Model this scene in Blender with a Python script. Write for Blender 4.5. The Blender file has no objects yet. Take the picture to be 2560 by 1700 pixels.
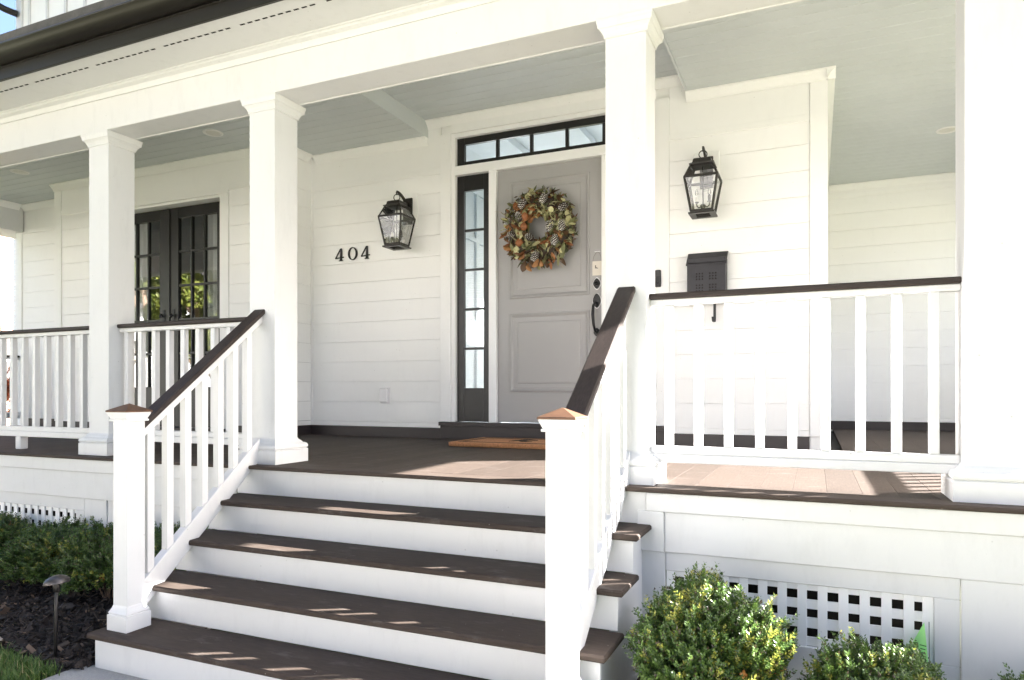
import bpy, math, random
import numpy as np
from mathutils import Vector, Matrix
random.seed(7)
RNG = np.random.default_rng(11)
R = math.radians
scene = bpy.context.scene
COL = scene.collection

# ------------------------------------------------------------------ camera
CAM = (0.0, -3.15, 0.438)
cd = bpy.data.cameras.new('camera')
cd.sensor_width = 36.0
cd.lens = 1736.0 / 2560.0 * 36.0
cd.shift_y = 130.0 / 2560.0
cd.clip_start = 0.05
cd.clip_end = 800.0
cam = bpy.data.objects.new('camera', cd)
COL.objects.link(cam)
cam.location = CAM
cam.rotation_euler = (R(90), 0, math.atan(760.0 / 1736.0))
scene.camera = cam

# ------------------------------------------------------------------ light
SUN_AZ = 30.0      # degrees from +X towards +Y (the sun stands right of and behind the house)
SUN_EL = 26.5
w = bpy.data.worlds.new('World')
scene.world = w
w.use_nodes = True
nt = w.node_tree
bg = nt.nodes['Background']
sky = nt.nodes.new('ShaderNodeTexSky')
sky.sky_type = 'NISHITA'
sky.sun_disc = False
sky.sun_elevation = R(SUN_EL)
sky.sun_rotation = R(90.0 - SUN_AZ)
sky.air_density = 0.8
sky.dust_density = 8.0
sky.ozone_density = 3.5
nt.links.new(sky.outputs[0], bg.inputs[0])
bg.inputs[1].default_value = 0.05
sd = bpy.data.lights.new('sun', 'SUN')
sd.energy = 5.0
sd.angle = R(0.5)
sd.color = (1.0, 0.962, 0.92)
sun = bpy.data.objects.new('sun', sd)
COL.objects.link(sun)
sdir = Vector((math.cos(R(SUN_EL)) * math.cos(R(SUN_AZ)), math.cos(R(SUN_EL)) * math.sin(R(SUN_AZ)), math.sin(R(SUN_EL))))
sun.rotation_euler = (-sdir).to_track_quat('-Z', 'Y').to_euler()
sun.location = (8, 6, 8)
scene.view_settings.view_transform = 'Standard'
scene.view_settings.look = 'None'
scene.view_settings.exposure = 3.92
scene.view_settings.gamma = 1.0
scene.cycles.max_bounces = 16
scene.cycles.diffuse_bounces = 10

# ------------------------------------------------------------------ materials
def new_mat(name):
    m = bpy.data.materials.new(name)
    m.use_nodes = True
    t = m.node_tree
    b = t.nodes['Principled BSDF']
    return m, t, b

def mat(name, col, rough=0.5, var=0.06, scale=3.0, stretch=(1, 1, 1), bump=0.0, bscale=60.0, metal=0.0, spec=0.5,
        fine=0.0, fscale=40.0, sss=None):
    m, t, b = new_mat(name)
    N = t.nodes.new
    L = t.links.new
    tc = N('ShaderNodeTexCoord')
    geo = N('ShaderNodeNewGeometry')
    mp = N('ShaderNodeMapping')
    mp.inputs['Scale'].default_value = stretch
    L(geo.outputs['Position'], mp.inputs[0])
    n = N('ShaderNodeTexNoise')
    n.inputs['Scale'].default_value = scale
    n.inputs['Detail'].default_value = 6.0
    n.inputs['Roughness'].default_value = 0.62
    L(mp.outputs[0], n.inputs[0])
    r = N('ShaderNodeValToRGB')
    r.color_ramp.elements[0].position = 0.3
    r.color_ramp.elements[1].position = 0.7
    c = Vector(col)
    r.color_ramp.elements[0].color = (*(c * (1 - var)), 1)
    r.color_ramp.elements[1].color = (*[min(0.9, x) for x in (c * (1 + var))], 1)
    L(n.outputs[0], r.inputs[0])
    out = r.outputs[0]
    if fine > 0:
        n2 = N('ShaderNodeTexNoise')
        n2.inputs['Scale'].default_value = fscale
        n2.inputs['Detail'].default_value = 4.0
        L(mp.outputs[0], n2.inputs[0])
        mr = N('ShaderNodeMapRange')
        mr.inputs[1].default_value = 0.3
        mr.inputs[2].default_value = 0.7
        mr.inputs[3].default_value = 1 - fine
        mr.inputs[4].default_value = 1 + fine
        L(n2.outputs[0], mr.inputs[0])
        mx = N('ShaderNodeMixRGB')
        mx.blend_type = 'MULTIPLY'
        mx.inputs[0].default_value = 1.0
        L(out, mx.inputs[1])
        L(mr.outputs[0], mx.inputs[2])
        out = mx.outputs[0]
    L(out, b.inputs['Base Color'])
    b.inputs['Roughness'].default_value = rough
    b.inputs['Metallic'].default_value = metal
    b.inputs['Specular IOR Level'].default_value = spec
    if bump > 0:
        nb = N('ShaderNodeTexNoise')
        nb.inputs['Scale'].default_value = bscale
        nb.inputs['Detail'].default_value = 5.0
        L(mp.outputs[0], nb.inputs[0])
        bp = N('ShaderNodeBump')
        bp.inputs['Strength'].default_value = bump
        bp.inputs['Distance'].default_value = 0.01
        L(nb.outputs[0], bp.inputs['Height'])
        L(bp.outputs[0], b.inputs['Normal'])
    return m

M = {}
def soil(m, amt=0.10):
    # faint smudges, drips and specks on painted trim
    t = m.node_tree
    b = t.nodes['Principled BSDF']
    src = b.inputs['Base Color'].links[0].from_socket
    geo = t.nodes.new('ShaderNodeNewGeometry')
    mp = t.nodes.new('ShaderNodeMapping')
    mp.inputs['Scale'].default_value = (5, 5, 1.6)
    t.links.new(geo.outputs['Position'], mp.inputs[0])
    n1 = t.nodes.new('ShaderNodeTexNoise')
    n1.inputs['Scale'].default_value = 2.2
    n1.inputs['Detail'].default_value = 9
    n1.inputs['Roughness'].default_value = 0.7
    t.links.new(mp.outputs[0], n1.inputs[0])
    r1 = t.nodes.new('ShaderNodeMapRange')
    r1.inputs[1].default_value = 0.52; r1.inputs[2].default_value = 0.80
    r1.inputs[3].default_value = 1.0; r1.inputs[4].default_value = 1.0 - amt
    t.links.new(n1.outputs[0], r1.inputs[0])
    v = t.nodes.new('ShaderNodeTexVoronoi')
    v.inputs['Scale'].default_value = 11
    t.links.new(geo.outputs['Position'], v.inputs[0])
    r2 = t.nodes.new('ShaderNodeMapRange')
    r2.inputs[1].default_value = 0.018; r2.inputs[2].default_value = 0.05
    r2.inputs[3].default_value = 0.72; r2.inputs[4].default_value = 1.0
    t.links.new(v.outputs['Distance'], r2.inputs[0])
    mu = t.nodes.new('ShaderNodeMath'); mu.operation = 'MULTIPLY'
    t.links.new(r1.outputs[0], mu.inputs[0]); t.links.new(r2.outputs[0], mu.inputs[1])
    mx = t.nodes.new('ShaderNodeMixRGB'); mx.blend_type = 'MULTIPLY'; mx.inputs[0].default_value = 1
    t.links.new(src, mx.inputs[1]); t.links.new(mu.outputs[0], mx.inputs[2])
    t.links.new(mx.outputs[0], b.inputs['Base Color'])
M['white'] = mat('white_paint_front_dimmed', (0.66, 0.66, 0.662), 0.42, 0.018, 1.7, bump=0.03, bscale=90, spec=0.35)  # white darkened to offset the stronger light on the porch front
M['siding'] = mat('white_paint_shade_lifted', (0.88, 0.876, 0.87), 0.5, 0.012, 1.3, stretch=(0.5, 0.5, 3), bump=0.05, bscale=70, spec=0.3)  # same white made lighter to lift the shaded porch walls
M['vinyl'] = mat('white_vinyl_front_dimmed', (0.65, 0.65, 0.657), 0.33, 0.012, 2.0, bump=0.012, bscale=60, spec=0.45)  # darkened likewise, as the front rails catch more light
soil(M['white'], 0.09); soil(M['vinyl'], 0.08); soil(M['siding'], 0.035)
M['blue'] = mat('pale_blue_ceiling_paint', (0.555, 0.585, 0.592), 0.45, 0.04, 2.0, bump=0.04, bscale=80, spec=0.35)
M['cap'] = mat('brown_composite_rail', (0.034, 0.025, 0.022), 0.55, 0.16, 9, stretch=(0.35, 1, 3), bump=0.12, bscale=120, fine=0.22, fscale=70, spec=0.25)
M['capy'] = mat('brown_composite_handrail', (0.034, 0.025, 0.022), 0.55, 0.16, 9, stretch=(3, 0.35, 0.5), bump=0.12, bscale=120, fine=0.22, fscale=70, spec=0.25)
M['sill'] = mat('dark_brown_sill_paint', (0.030, 0.022, 0.022), 0.42, 0.15, 6, stretch=(0.3, 1, 1), bump=0.05, bscale=60)
M['black'] = mat('black_door_paint', (0.011, 0.010, 0.010), 0.36, 0.12, 5, bump=0.03, bscale=90)
M['bronze'] = mat('dark_bronze_metal', (0.030, 0.027, 0.025), 0.42, 0.3, 30, bump=0.08, bscale=160, metal=0.35)
M['mailbox'] = mat('charcoal_powder_coat', (0.030, 0.028, 0.033), 0.5, 0.1, 20, bump=0.1, bscale=400, metal=0.2)
M['iron'] = mat('black_iron_hardware', (0.012, 0.012, 0.013), 0.38, 0.2, 30, bump=0.05, bscale=150, metal=0.4)
M['hole'] = mat('cavity_shade', (0.010, 0.009, 0.008), 0.9, 0.05)  # near-black colour stands in for shade inside slots, holes and gaps
M['grey'] = mat('grey_door_paint', (0.355, 0.345, 0.340), 0.40, 0.02, 2.5, bump=0.03, bscale=90, spec=0.4)
M['gutter'] = mat('bronze_gutter_paint', (0.013, 0.011, 0.009), 0.40, 0.1, 4, bump=0.02, bscale=40, spec=0.4)
M['shingle'] = mat('grey_roof_shingle', (0.09, 0.085, 0.08), 0.9, 0.25, 12, bump=0.4, bscale=50)
M['concrete'] = mat('grey_concrete', (0.34, 0.33, 0.315), 0.85, 0.10, 4, bump=0.25, bscale=140, fine=0.14, fscale=160)
M['asphalt'] = mat('grey_asphalt', (0.13, 0.13, 0.128), 0.9, 0.2, 3, bump=0.3, bscale=90)
M['mulch'] = mat('dark_bark_mulch', (0.022, 0.016, 0.013), 0.95, 0.55, 26, bump=0.9, bscale=70, fine=0.5, fscale=140)
M['soil'] = mat('lawn_soil', (0.125, 0.130, 0.070), 0.95, 0.35, 7, bump=0.7, bscale=60, fine=0.3, fscale=80)
M['stone'] = mat('grey_brown_stone', (0.085, 0.07, 0.062), 0.85, 0.3, 18, bump=0.4, bscale=60)
M['bark'] = mat('tree_bark', (0.22, 0.155, 0.11), 0.9, 0.4, 6, stretch=(4, 4, 0.6), bump=0.8, bscale=20)
M['stem'] = mat('shrub_stem', (0.09, 0.06, 0.04), 0.85, 0.3, 30)
M['coir'] = mat('orange_coir', (0.52, 0.25, 0.115), 0.95, 0.22, 60, bump=0.8, bscale=420, fine=0.3, fscale=330)
M['coirdark'] = mat('black_printed_coir', (0.05, 0.035, 0.025), 0.95, 0.3, 60, bump=0.6, bscale=400)
M['paper'] = mat('cream_card', (0.72, 0.66, 0.58), 0.7, 0.02, 10)
M['ink'] = mat('grey_ink', (0.12, 0.10, 0.09), 0.7, 0.1)
M['plastic'] = mat('white_plastic', (0.80, 0.79, 0.80), 0.35, 0.01)
M['curtain'] = mat('sheer_white_curtain', (0.80, 0.80, 0.80), 0.85, 0.03, 6)
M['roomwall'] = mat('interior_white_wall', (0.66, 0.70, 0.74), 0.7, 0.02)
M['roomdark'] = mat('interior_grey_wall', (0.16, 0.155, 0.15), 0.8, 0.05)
M['lime'] = mat('lime_green_paper', (0.40, 0.85, 0.28), 0.6, 0.04, 8)
M['limeink'] = mat('dark_green_ink', (0.04, 0.22, 0.03), 0.7, 0.1)
M['alu'] = mat('grey_aluminium_hood', (0.095, 0.085, 0.082), 0.42, 0.12, 14, bump=0.03, bscale=80, metal=0.75)
M['cone_dark'] = mat('pine_cone_core', (0.045, 0.030, 0.022), 0.85, 0.3, 60)
M['cone_tip'] = mat('whitewashed_cone_tip', (0.84, 0.80, 0.74), 0.8, 0.08, 60)
M['wire'] = mat('pale_dry_twig', (0.50, 0.42, 0.33), 0.8, 0.15, 30)
M['candle'] = mat('candle_sleeve_white', (0.72, 0.70, 0.66), 0.5, 0.03)
M['ring'] = mat('downlight_trim_white', (0.78, 0.77, 0.75), 0.4, 0.01)
M['lens'] = mat('downlight_lens', (0.66, 0.65, 0.60), 0.35, 0.02)

# deck boards: composite with scuffs and pale dust
def deck_mat(name, along):
    m, t, b = new_mat(name)
    N = t.nodes.new
    L = t.links.new
    geo = N('ShaderNodeNewGeometry')
    mp = N('ShaderNodeMapping')
    mp.inputs['Scale'].default_value = (1, 0.12, 1) if along == 'y' else (0.12, 1, 1)
    L(geo.outputs['Position'], mp.inputs[0])
    n = N('ShaderNodeTexNoise')
    n.inputs['Scale'].default_value = 120
    n.inputs['Detail'].default_value = 6
    L(mp.outputs[0], n.inputs[0])
    r = N('ShaderNodeValToRGB')
    r.color_ramp.elements[0].position = 0.32
    r.color_ramp.elements[1].position = 0.70
    r.color_ramp.elements[0].color = (0.045, 0.034, 0.028, 1)
    r.color_ramp.elements[1].color = (0.064, 0.048, 0.039, 1)
    L(n.outputs[0], r.inputs[0])
    oi = N('ShaderNodeObjectInfo')
    mr = N('ShaderNodeMapRange')
    mr.inputs[3].default_value = 0.86
    mr.inputs[4].default_value = 1.14
    L(oi.outputs['Random'], mr.inputs[0])
    mx = N('ShaderNodeMixRGB')
    mx.blend_type = 'MULTIPLY'
    mx.inputs[0].default_value = 1
    L(r.outputs[0], mx.inputs[1])
    L(mr.outputs[0], mx.inputs[2])
    # pale dusty scuffs
    mp2 = N('ShaderNodeMapping')
    mp2.inputs['Scale'].default_value = (1.0, 2.6, 1)
    mp2.inputs['Rotation'].default_value = (0, 0, 0.4)
    L(geo.outputs['Position'], mp2.inputs[0])
    n2 = N('ShaderNodeTexNoise')
    n2.inputs['Scale'].default_value = 4.2
    n2.inputs['Detail'].default_value = 9
    n2.inputs['Roughness'].default_value = 0.75
    L(mp2.outputs[0], n2.inputs[0])
    r2 = N('ShaderNodeValToRGB')
    r2.color_ramp.elements[0].position = 0.56
    r2.color_ramp.elements[1].position = 0.78
    r2.color_ramp.elements[0].color = (0, 0, 0, 1)
    r2.color_ramp.elements[1].color = (0.35, 0.35, 0.35, 1)
    L(n2.outputs[0], r2.inputs[0])
    mx2 = N('ShaderNodeMixRGB')
    mx2.inputs[2].default_value = (0.26, 0.24, 0.225, 1)
    L(r2.outputs[0], mx2.inputs[0])
    L(mx.outputs[0], mx2.inputs[1])
    # small flecks
    n3 = N('ShaderNodeTexVoronoi')
    n3.inputs['Scale'].default_value = 17
    L(geo.outputs['Position'], n3.inputs[0])
    r3 = N('ShaderNodeValToRGB')
    r3.color_ramp.elements[0].position = 0.03
    r3.color_ramp.elements[1].position = 0.055
    r3.color_ramp.elements[0].color = (0.55, 0.55, 0.55, 1)
    r3.color_ramp.elements[1].color = (0, 0, 0, 1)
    L(n3.outputs['Distance'], r3.inputs[0])
    mx3 = N('ShaderNodeMixRGB')
    mx3.inputs[2].default_value = (0.30, 0.28, 0.26, 1)
    L(r3.outputs[0], mx3.inputs[0])
    L(mx2.outputs[0], mx3.inputs[1])
    L(mx3.outputs[0], b.inputs['Base Color'])
    b.inputs['Roughness'].default_value = 0.68
    b.inputs['Specular IOR Level'].default_value = 0.16
    bp = N('ShaderNodeBump')
    bp.inputs['Strength'].default_value = 0.10
    bp.inputs['Distance'].default_value = 0.003
    L(n.outputs[0], bp.inputs['Height'])
    L(bp.outputs[0], b.inputs['Normal'])
    return m
M['deck'] = deck_mat('brown_composite_deck', 'y')
M['tread'] = deck_mat('brown_composite_tread', 'x')

def leaf_mat(name, rough=0.35, trans=0.25):
    m, t, b = new_mat(name)
    a = t.nodes.new('ShaderNodeAttribute')
    a.attribute_name = 'Col'
    t.links.new(a.outputs['Color'], b.inputs['Base Color'])
    b.inputs['Roughness'].default_value = rough
    tr = t.nodes.new('ShaderNodeBsdfTranslucent')
    t.links.new(a.outputs['Color'], tr.inputs[0])
    mx = t.nodes.new('ShaderNodeMixShader')
    mx.inputs[0].default_value = trans
    t.links.new(b.outputs[0], mx.inputs[1])
    t.links.new(tr.outputs[0], mx.inputs[2])
    t.links.new(mx.outputs[0], t.nodes['Material Output'].inputs[0])
    return m
M['leaf'] = leaf_mat('boxwood_leaf', 0.32, 0.3)
M['treeleaf'] = leaf_mat('tree_leaf', 0.5, 0.35)
M['grass'] = leaf_mat('grass_blade', 0.5, 0.3)
M['chip'] = leaf_mat('mulch_chip', 0.9, 0.0)

def dry_leaf(name, c1, c2):
    m = mat(name, c1, 0.6, 0.18, 25, bump=0.15, bscale=60)
    t = m.node_tree
    b = t.nodes['Principled BSDF']
    ramp = [n for n in t.nodes if n.type == 'VALTORGB'][0]
    ramp.color_ramp.elements[0].color = (*c1, 1)
    ramp.color_ramp.elements[1].color = (*c2, 1)
    return m
M['wl_cream'] = dry_leaf('cream_eucalyptus_leaf', (0.48, 0.47, 0.23), (0.68, 0.64, 0.38))
M['wl_green'] = dry_leaf('olive_green_leaf', (0.09, 0.105, 0.045), (0.20, 0.20, 0.085))
M['wl_rust'] = dry_leaf('rust_orange_leaf', (0.21, 0.07, 0.025), (0.38, 0.155, 0.06))
M['wl_olive'] = dry_leaf('pale_olive_leaf', (0.20, 0.20, 0.09), (0.34, 0.32, 0.16))
M['wl_tan'] = dry_leaf('tan_orange_leaf', (0.30, 0.13, 0.045), (0.46, 0.24, 0.10))
M['wl_brown'] = dry_leaf('dark_brown_leaf', (0.055, 0.028, 0.016), (0.13, 0.07, 0.03))

def glass_mat(name, tint=(1, 1, 1), extra=0.0, wave=0.0):
    m, t, b = new_mat(name)
    t.nodes.remove(b)
    g = t.nodes.new('ShaderNodeBsdfGlossy')
    g.inputs['Roughness'].default_value = 0.01
    tr = t.nodes.new('ShaderNodeBsdfTransparent')
    tr.inputs[0].default_value = (*tint, 1)
    fr = t.nodes.new('ShaderNodeFresnel')
    fr.inputs['IOR'].default_value = 1.52
    ma = t.nodes.new('ShaderNodeMath')
    ma.operation = 'MULTIPLY_ADD'
    ma.inputs[1].default_value = 1.8
    ma.inputs[2].default_value = extra
    ma.use_clamp = True
    t.links.new(fr.outputs[0], ma.inputs[0])
    if wave > 0:
        geo = t.nodes.new('ShaderNodeNewGeometry')
        mp = t.nodes.new('ShaderNodeMapping')
        mp.inputs['Scale'].default_value = (1.5, 1.5, 14)
        t.links.new(geo.outputs['Position'], mp.inputs[0])
        n = t.nodes.new('ShaderNodeTexNoise')
        n.inputs['Scale'].default_value = 5
        n.inputs['Detail'].default_value = 3
        t.links.new(mp.outputs[0], n.inputs[0])
        bp = t.nodes.new('ShaderNodeBump')
        bp.inputs['Strength'].default_value = wave
        bp.inputs['Distance'].default_value = 0.01
        t.links.new(n.outputs[0], bp.inputs['Height'])
        t.links.new(bp.outputs[0], g.inputs['Normal'])
    mx = t.nodes.new('ShaderNodeMixShader')
    t.links.new(ma.outputs[0], mx.inputs[0])
    t.links.new(tr.outputs[0], mx.inputs[1])
    t.links.new(g.outputs[0], mx.inputs[2])
    t.links.new(mx.outputs[0], t.nodes['Material Output'].inputs[0])
    return m
M['glass'] = glass_mat('window_glass', (0.90, 0.92, 0.91), 0.14)
M['wavy'] = glass_mat('sidelight_glass', (0.40, 0.42, 0.40), 0.01, 0.22)
M['tglass'] = glass_mat('transom_glass', (0.60, 0.61, 0.59), 0.05)
M['lglass'] = glass_mat('lantern_glass', (0.985, 0.985, 0.975), -0.03)

# ------------------------------------------------------------------ mesh helpers
class MB:
    def __init__(self):
        self.v = []
        self.f = []
        self.m = []
        self.s = []

    def add(self, vs, fs, mi=0, smooth=False):
        o = len(self.v)
        self.v += [tuple(p) for p in vs]
        for f in fs:
            self.f.append(tuple(i + o for i in f))
            self.m.append(mi)
            self.s.append(smooth)
        return self

    def box(self, x0, x1, y0, y1, z0, z1, mi=0):
        vs = [(x, y, z) for x in (x0, x1) for y in (y0, y1) for z in (z0, z1)]
        return self.add(vs, [(0, 1, 3, 2), (4, 6, 7, 5), (0, 4, 5, 1), (2, 3, 7, 6), (0, 2, 6, 4), (1, 5, 7, 3)], mi)

    def cbox(self, x0, x1, y0, y1, z0, z1, c=0.003, mi=0):
        c = min(c, (x1 - x0) * .3, (y1 - y0) * .3, (z1 - z0) * .3)
        X, Y, Z = (x0, x1), (y0, y1), (z0, z1)
        vs = []
        idx = {}
        for i in (0, 1):
            for j in (0, 1):
                for k in (0, 1):
                    sx, sy, sz = (1 - 2 * i) * c, (1 - 2 * j) * c, (1 - 2 * k) * c
                    for a in range(3):
                        p = [X[i], Y[j], Z[k]]
                        if a != 0: p[0] += sx
                        if a != 1: p[1] += sy
                        if a != 2: p[2] += sz
                        idx[(i, j, k, a)] = len(vs)
                        vs.append(p)
        fs = []
        for a in range(3):
            for s in (0, 1):
                q = []
                for (p, r) in ((0, 0), (1, 0), (1, 1), (0, 1)):
                    key = [0, 0, 0]
                    key[a] = s
                    key[(a + 1) % 3] = p
                    key[(a + 2) % 3] = r
                    q.append(idx[(*key, a)])
                fs.append(q if s else q[::-1])
        for a in range(3):
            b_, c_ = (a + 1) % 3, (a + 2) % 3
            for p in (0, 1):
                for r in (0, 1):
                    k0 = [0, 0, 0]; k1 = [0, 0, 0]
                    k0[a] = 0; k1[a] = 1
                    k0[b_] = k1[b_] = p
                    k0[c_] = k1[c_] = r
                    q = [idx[(*k0, b_)], idx[(*k1, b_)], idx[(*k1, c_)], idx[(*k0, c_)]]
                    fs.append(q if (p == r) else q[::-1])
        for i in (0, 1):
            for j in (0, 1):
                for k in (0, 1):
                    q = [idx[(i, j, k, 0)], idx[(i, j, k, 1)], idx[(i, j, k, 2)]]
                    fs.append(q if (i + j + k) % 2 else q[::-1])
        return self.add(vs, fs, mi)

    def prism(self, poly, axis, a0, a1, mi=0, smooth=False):
        # poly: 2D points in the plane of the two other axes (in xyz order)
        n = len(poly)
        def mk(p, a):
            if axis == 'x': return (a, p[0], p[1])
            if axis == 'y': return (p[0], a, p[1])
            return (p[0], p[1], a)
        vs = [mk(p, a0) for p in poly] + [mk(p, a1) for p in poly]
        fs = [tuple(range(n))[::-1], tuple(range(n, 2 * n))]
        o = len(self.v)
        self.add(vs, fs, mi)
        self.f += [tuple(o + q for q in (i, (i + 1) % n, n + (i + 1) % n, n + i)) for i in range(n)]
        self.m += [mi] * n
        self.s += [smooth] * n
        return self

    def sq(self, prof, cx, cy, mi=0, cap=True):
        # square "lathe": prof = [(half, z)...] ; half may be a pair
        vs = []
        for h, z in prof:
            hx, hy = h if isinstance(h, tuple) else (h, h)
            vs += [(cx - hx, cy - hy, z), (cx + hx, cy - hy, z), (cx + hx, cy + hy, z), (cx - hx, cy + hy, z)]
        fs = []
        for i in range(len(prof) - 1):
            for k in range(4):
                a = i * 4 + k
                b = i * 4 + (k + 1) % 4
                fs.append((a, b, b + 4, a + 4))
        if cap:
            fs.append((3, 2, 1, 0))
            n = (len(prof) - 1) * 4
            fs.append((n, n + 1, n + 2, n + 3))
        return self.add(vs, fs, mi)

    def lathe(self, prof, cx, cy, n=20, mi=0, axis='z', cz=0.0):
        vs = []
        for r, z in prof:
            for k in range(n):
                a = 2 * math.pi * k / n
                if axis == 'z':
                    vs.append((cx + r * math.cos(a), cy + r * math.sin(a), z))
                else:  # axis y : z is offset along y
                    vs.append((cx + r * math.cos(a), cy + z, cz + r * math.sin(a)))
        fs = []
        for i in range(len(prof) - 1):
            for k in range(n):
                a = i * n + k
                b = i * n + (k + 1) % n
                fs.append((a, b, b + n, a + n))
        fs.append(tuple(range(n))[::-1])
        fs.append(tuple(range((len(prof) - 1) * n, len(prof) * n)))
        return self.add(vs, fs, mi, True)

    def tube(self, pts, rad, n=8, mi=0):
        pts = [Vector(p) for p in pts]
        if not isinstance(rad, (list, tuple)): rad = [rad] * len(pts)
        vs = []
        up = Vector((0, 0, 1))
        prev = None
        for i, p in enumerate(pts):
            d = (pts[min(i + 1, len(pts) - 1)] - pts[max(i - 1, 0)]).normalized()
            if prev is None:
                a = d.cross(up)
                if a.length < 1e-3: a = d.cross(Vector((1, 0, 0)))
                a.normalize()
            else:
                a = (prev - d * prev.dot(d)).normalized()
            prev = a
            b = d.cross(a)
            for k in range(n):
                t = 2 * math.pi * k / n
                vs.append(p + (a * math.cos(t) + b * math.sin(t)) * rad[i])
        fs = []
        for i in range(len(pts) - 1):
            for k in range(n):
                q = i * n + k
                r_ = i * n + (k + 1) % n
                fs.append((q, r_, r_ + n, q + n))
        fs.append(tuple(range(n))[::-1])
        fs.append(tuple(range((len(pts) - 1) * n, len(pts) * n)))
        return self.add(vs, fs, mi, True)

    def bar(self, p0, p1, wx, wz, mi=0):
        # straight rectangular bar from p0 to p1 (section wx sideways by wz upright)
        p0 = Vector(p0); p1 = Vector(p1)
        d = (p1 - p0).normalized()
        a = d.cross(Vector((0, 0, 1)))
        if a.length < 1e-3: a = Vector((1, 0, 0))
        a.normalize()
        b = a.cross(d)
        vs = []
        for p in (p0, p1):
            for s, t in ((-1, -1), (1, -1), (1, 1), (-1, 1)):
                vs.append(p + a * (s * wx / 2) + b * (t * wz / 2))
        return self.add(vs, [(3, 2, 1, 0), (4, 5, 6, 7), (0, 1, 5, 4), (1, 2, 6, 5), (2, 3, 7, 6), (3, 0, 4, 7)], mi)

WL = {}
def link(o, parent, world):
    COL.objects.link(o)
    WL[o] = Vector(world)
    if parent is not None:
        o.parent = parent
        o.location = Vector(world) - WL[parent]
    else:
        o.location = world
    return o

def obj(name, mb, mats, parent=None, base=False, smooth_angle=None, recalc=True):
    if not isinstance(mats, (list, tuple)): mats = [mats]
    a = np.array(mb.v, dtype=float)
    lo, hi = a.min(0), a.max(0)
    c = (lo + hi) / 2
    if base or parent is None: c[2] = lo[2]
    me = bpy.data.meshes.new(name)
    me.from_pydata([tuple(p) for p in (a - c)], [], mb.f)
    for m_ in mats: me.materials.append(M[m_] if isinstance(m_, str) else m_)
    me.polygons.foreach_set('material_index', mb.m)
    me.polygons.foreach_set('use_smooth', mb.s)
    if recalc:
        import bmesh
        bm = bmesh.new(); bm.from_mesh(me)
        bmesh.ops.recalc_face_normals(bm, faces=bm.faces)
        bm.to_mesh(me); bm.free()
    me.update()
    return link(bpy.data.objects.new(name, me), parent, c)

CACHE = {}
def piece(name, parent, m, x0, x1, y0, y1, z0, z1, c=0.002):
    # a chamfered board; alike boards share one mesh
    key = (name, m, round(x1 - x0, 4), round(y1 - y0, 4), round(z1 - z0, 4), c)
    if key not in CACHE:
        hx, hy, hz = (x1 - x0) / 2, (y1 - y0) / 2, (z1 - z0) / 2
        mb = MB().cbox(-hx, hx, -hy, hy, -hz, hz, c)
        me = bpy.data.meshes.new(name)
        me.from_pydata(mb.v, [], mb.f)
        me.materials.append(M[m])
        me.update()
        CACHE[key] = me
    return link(bpy.data.objects.new(name, CACHE[key]), parent, ((x0 + x1) / 2, (y0 + y1) / 2, (z0 + z1) / 2))

def tag(o, label, cat, group=None):
    o['label'] = label
    o['category'] = cat
    if group: o['group'] = group
    return o

def thing(name, loc, label, cat, group=None):
    o = bpy.data.objects.new(name, None)
    o.empty_display_size = 0.1
    link(o, None, loc)
    return tag(o, label, cat, group)

def copy_tree(o, parent=None):
    c = o.copy()
    COL.objects.link(c)
    if parent is not None: c.parent = parent
    for ch in [q for q in o.children]:
        copy_tree(ch, c)
    return c

def struct(o):
    o['kind'] = 'structure'
    return o

def mesh_np(name, V, F, mats, cols=None, smooth=False):
    # V (n,3), F (m,k) all with k corners ; cols per face
    me = bpy.data.meshes.new(name)
    k = F.shape[1]
    me.vertices.add(len(V)); me.vertices.foreach_set('co', V.astype(np.float32).ravel())
    me.loops.add(F.size); me.loops.foreach_set('vertex_index', F.astype(np.int32).ravel())
    me.polygons.add(len(F))
    me.polygons.foreach_set('loop_start', np.arange(0, F.size, k, dtype=np.int32))
    me.polygons.foreach_set('loop_total', np.full(len(F), k, dtype=np.int32))
    me.polygons.foreach_set('use_smooth', np.full(len(F), smooth))
    for m_ in mats: me.materials.append(M[m_])
    me.update(calc_edges=True)
    if cols is not None:
        at = me.color_attributes.new('Col', 'FLOAT_COLOR', 'CORNER')
        c4 = np.concatenate([np.repeat(cols, k, axis=0), np.ones((F.size, 1))], axis=1)
        at.data.foreach_set('color', c4.astype(np.float32).ravel())
    return me

# ------------------------------------------------------------------ key dimensions (metres, porch floor = 0)
G = -0.85                      # ground level
YW = 2.62                      # main front wall (face of siding)
YB = 2.20                      # bay wall with the french doors
YF = 5.90                      # wall at the back of the side porch
XL = -9.65                     # left end of the house
XB0, XB1 = -8.22, -4.80        # bay
XC = 0.07                      # right front corner of the house
XR = 1.95                      # right edge of the side porch
ZC = 2.87                      # porch ceiling
ZT = 3.02                      # raised ceiling over the entrance
XT0, XT1 = -3.40, -0.97

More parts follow.
